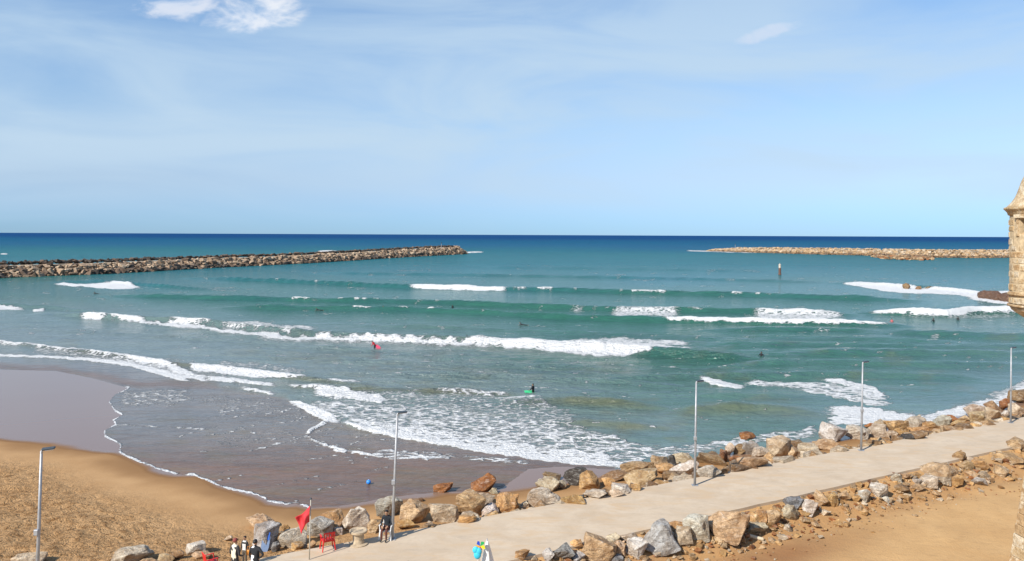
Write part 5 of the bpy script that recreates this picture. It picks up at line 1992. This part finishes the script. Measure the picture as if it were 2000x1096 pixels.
def board(name, p, rz, c_, label, L_=1.1, W_=0.52, tilt=(0, 0)):
    r = empty(name, p, rz)
    r.rotation_euler = (tilt[0], tilt[1], rz)
    bm = bmesh.new()
    prof = [(-0.5, -0.34), (-0.5, 0.34), (0.1, 0.5), (0.36, 0.38), (0.5, 0.14), (0.5, -0.14), (0.36, -0.38), (0.1, -0.5)]
    A = [bm.verts.new((x * L_, y * W_, 0.03)) for x, y in prof]
    B_ = [bm.verts.new((x * L_, y * W_, -0.03)) for x, y in prof]
    bm.faces.new(A)
    bm.faces.new(B_[::-1])
    for i in range(len(prof)):
        bm.faces.new((A[i], A[(i + 1) % len(prof)], B_[(i + 1) % len(prof)], B_[i]))
    bmesh.ops.recalc_face_normals(bm, faces=bm.faces[:])
    bm_obj('deck', bm, cloth(c_), r)
    bm = bmesh.new()
    add_box(bm, (0.10, 0.012, 0.09), (-0.42 * L_, 0, -0.075))
    bm_obj('fin', bm, M_DARK, r)
    tag(r, label, 'board', 'boards in the water')
    return r


SURF = 'bathers and surfers in the water'
WADE = {'el': (-.32, .08, 1.18), 'wl': (-.30, .30, 1.08), 'er': (.33, .05, 1.16), 'wr': (.34, .26, 1.02)}
# wader in red carrying a board
p = sea_point(732, 683)
person('wader in red top leaning forward in front of the long breaker', p + Vector((0, 0, -0.35)), R(75),
       {'spine': (0, .06, 1.12), 'chest': (0, .20, 1.27), 'neck': (0, .32, 1.36), 'hb': (0, .39, 1.42), 'hd': (0, .43, 1.48), 'ht': (0, .45, 1.55), 'sl': (-.175, .24, 1.33), 'sr': (.175, .24, 1.33),
        'el': (-.25, .25, 1.05), 'er': (.27, .10, 1.06), 'wl': (-.2, .42, .9), 'wr': (.30, -.05, .86)}, RED, BLACK, group=SURF, feet_bare=True)
board('bodyboard', p + Vector((0.45, 0.0, 0.36)), R(-30), (0.68, 0.06, 0.12), 'pinkish red bodyboard held behind the wader in red', 1.0, 0.5, (0.5, 0.55))
# surfer with green board
p = sea_point(1040, 767)
person('wader in black wetsuit standing waist deep beside a green board', p + Vector((0.05, 0, -0.80)), R(60), WADE, BLACK, BLACK, group=SURF, feet_bare=True)
board('bodyboard', p + Vector((-0.28, -0.1, 0.10)), R(20), (0.05, 0.55, 0.22), 'bright green bodyboard floating beside the wader in black', 1.1, 0.55, (0.35, 0.1))
PRONE = {'pelvis': (0, -.35, .16), 'spine': (0, -.17, .20), 'chest': (0, .02, .26), 'neck': (0, .16, .36), 'hb': (0, .22, .43), 'hd': (0, .25, .49), 'ht': (0, .26, .56), 'sl': (-.175, .05, .29), 'sr': (.175, .05, .29),
         'el': (-.26, .16, .10), 'er': (.26, .16, .10), 'wl': (-.22, .38, .10), 'wr': (.22, .38, .10), 'hl': (-.09, -.40, .14), 'hr': (.09, -.40, .14), 'kl': (-.12, -.80, .12), 'kr': (.12, -.80, .12),
         'al': (-.12, -1.2, .10), 'ar': (.12, -1.2, .10), 'tl': (-.12, -1.34, .06), 'tr': (.12, -1.34, .06)}
SWIM = [(620, 606, 'prone', R(90), 'dark surfer lying on a board left of the small white crest', BLACK),
        (750, 604, 'prone', R(60), 'dark surfer rising on the third crest between white flecks', BLACK),
        (884, 602, 'stand', R(20), 'dark swimmer on the crest right of the small white flecks', BLACK),
        (1018, 635, 'prone', R(80), 'dark surfer lying in the flat water below the third crest', BLACK),
        (912, 659, 'head', R(0), 'dark head of the left one of two bathers behind the long breaker', BLACK),
        (934, 661, 'head', R(0), 'dark head of the right one of two bathers behind the long breaker', BLACK),
        (1487, 696, 'chest', R(-20), 'dark bather chest deep at the right end of the long breaker', BLACK),
        (1823, 628, 'chest', R(10), 'dark bather in front of the right breaker, left of two', BLACK),
        (1871, 625, 'chest', R(-30), 'dark bather in front of the right breaker, right of two', BLACK),
        (1742, 629, 'chest', R(0), 'bather in faded red top at the right end of the third crest', (0.5, 0.12, 0.12)),
        (186, 574, 'prone', R(80), 'dark surfer lying near the white breaker at far left', BLACK)]
DEPTH = {'stand': -1.05, 'chest': -1.12, 'head': -1.40, 'prone': -0.08}
for px_, py_, pose, rz, lab, c_ in SWIM:
    zz = 0.0
    for _ in range(4):
        p = sea_point(px_, py_, zz)
        zz = 0.5 * zz + 0.5 * sea_z(p.x, p.y)
    p.z = 0.0
    J = PRONE if pose == 'prone' else WADE
    person(lab, p + Vector((0, 0, zz + DEPTH[pose])), rz, J, c_, BLACK, group=SURF, feet_bare=True)
    if pose == 'prone':
        board('bodyboard', p + Vector((0, 0, zz + 0.03)), rz + R(90), (0.10, 0.12, 0.13), 'dark board under the ' + lab.replace('dark ', ''), 1.2, 0.55)
# person standing on the left breakwater
p = at_depth(92, 514, 285)
person('tiny dark person standing on the crest of the left breakwater', Vector((p.x, p.y, 4.55)), R(20), {}, BLACK, BLACK)
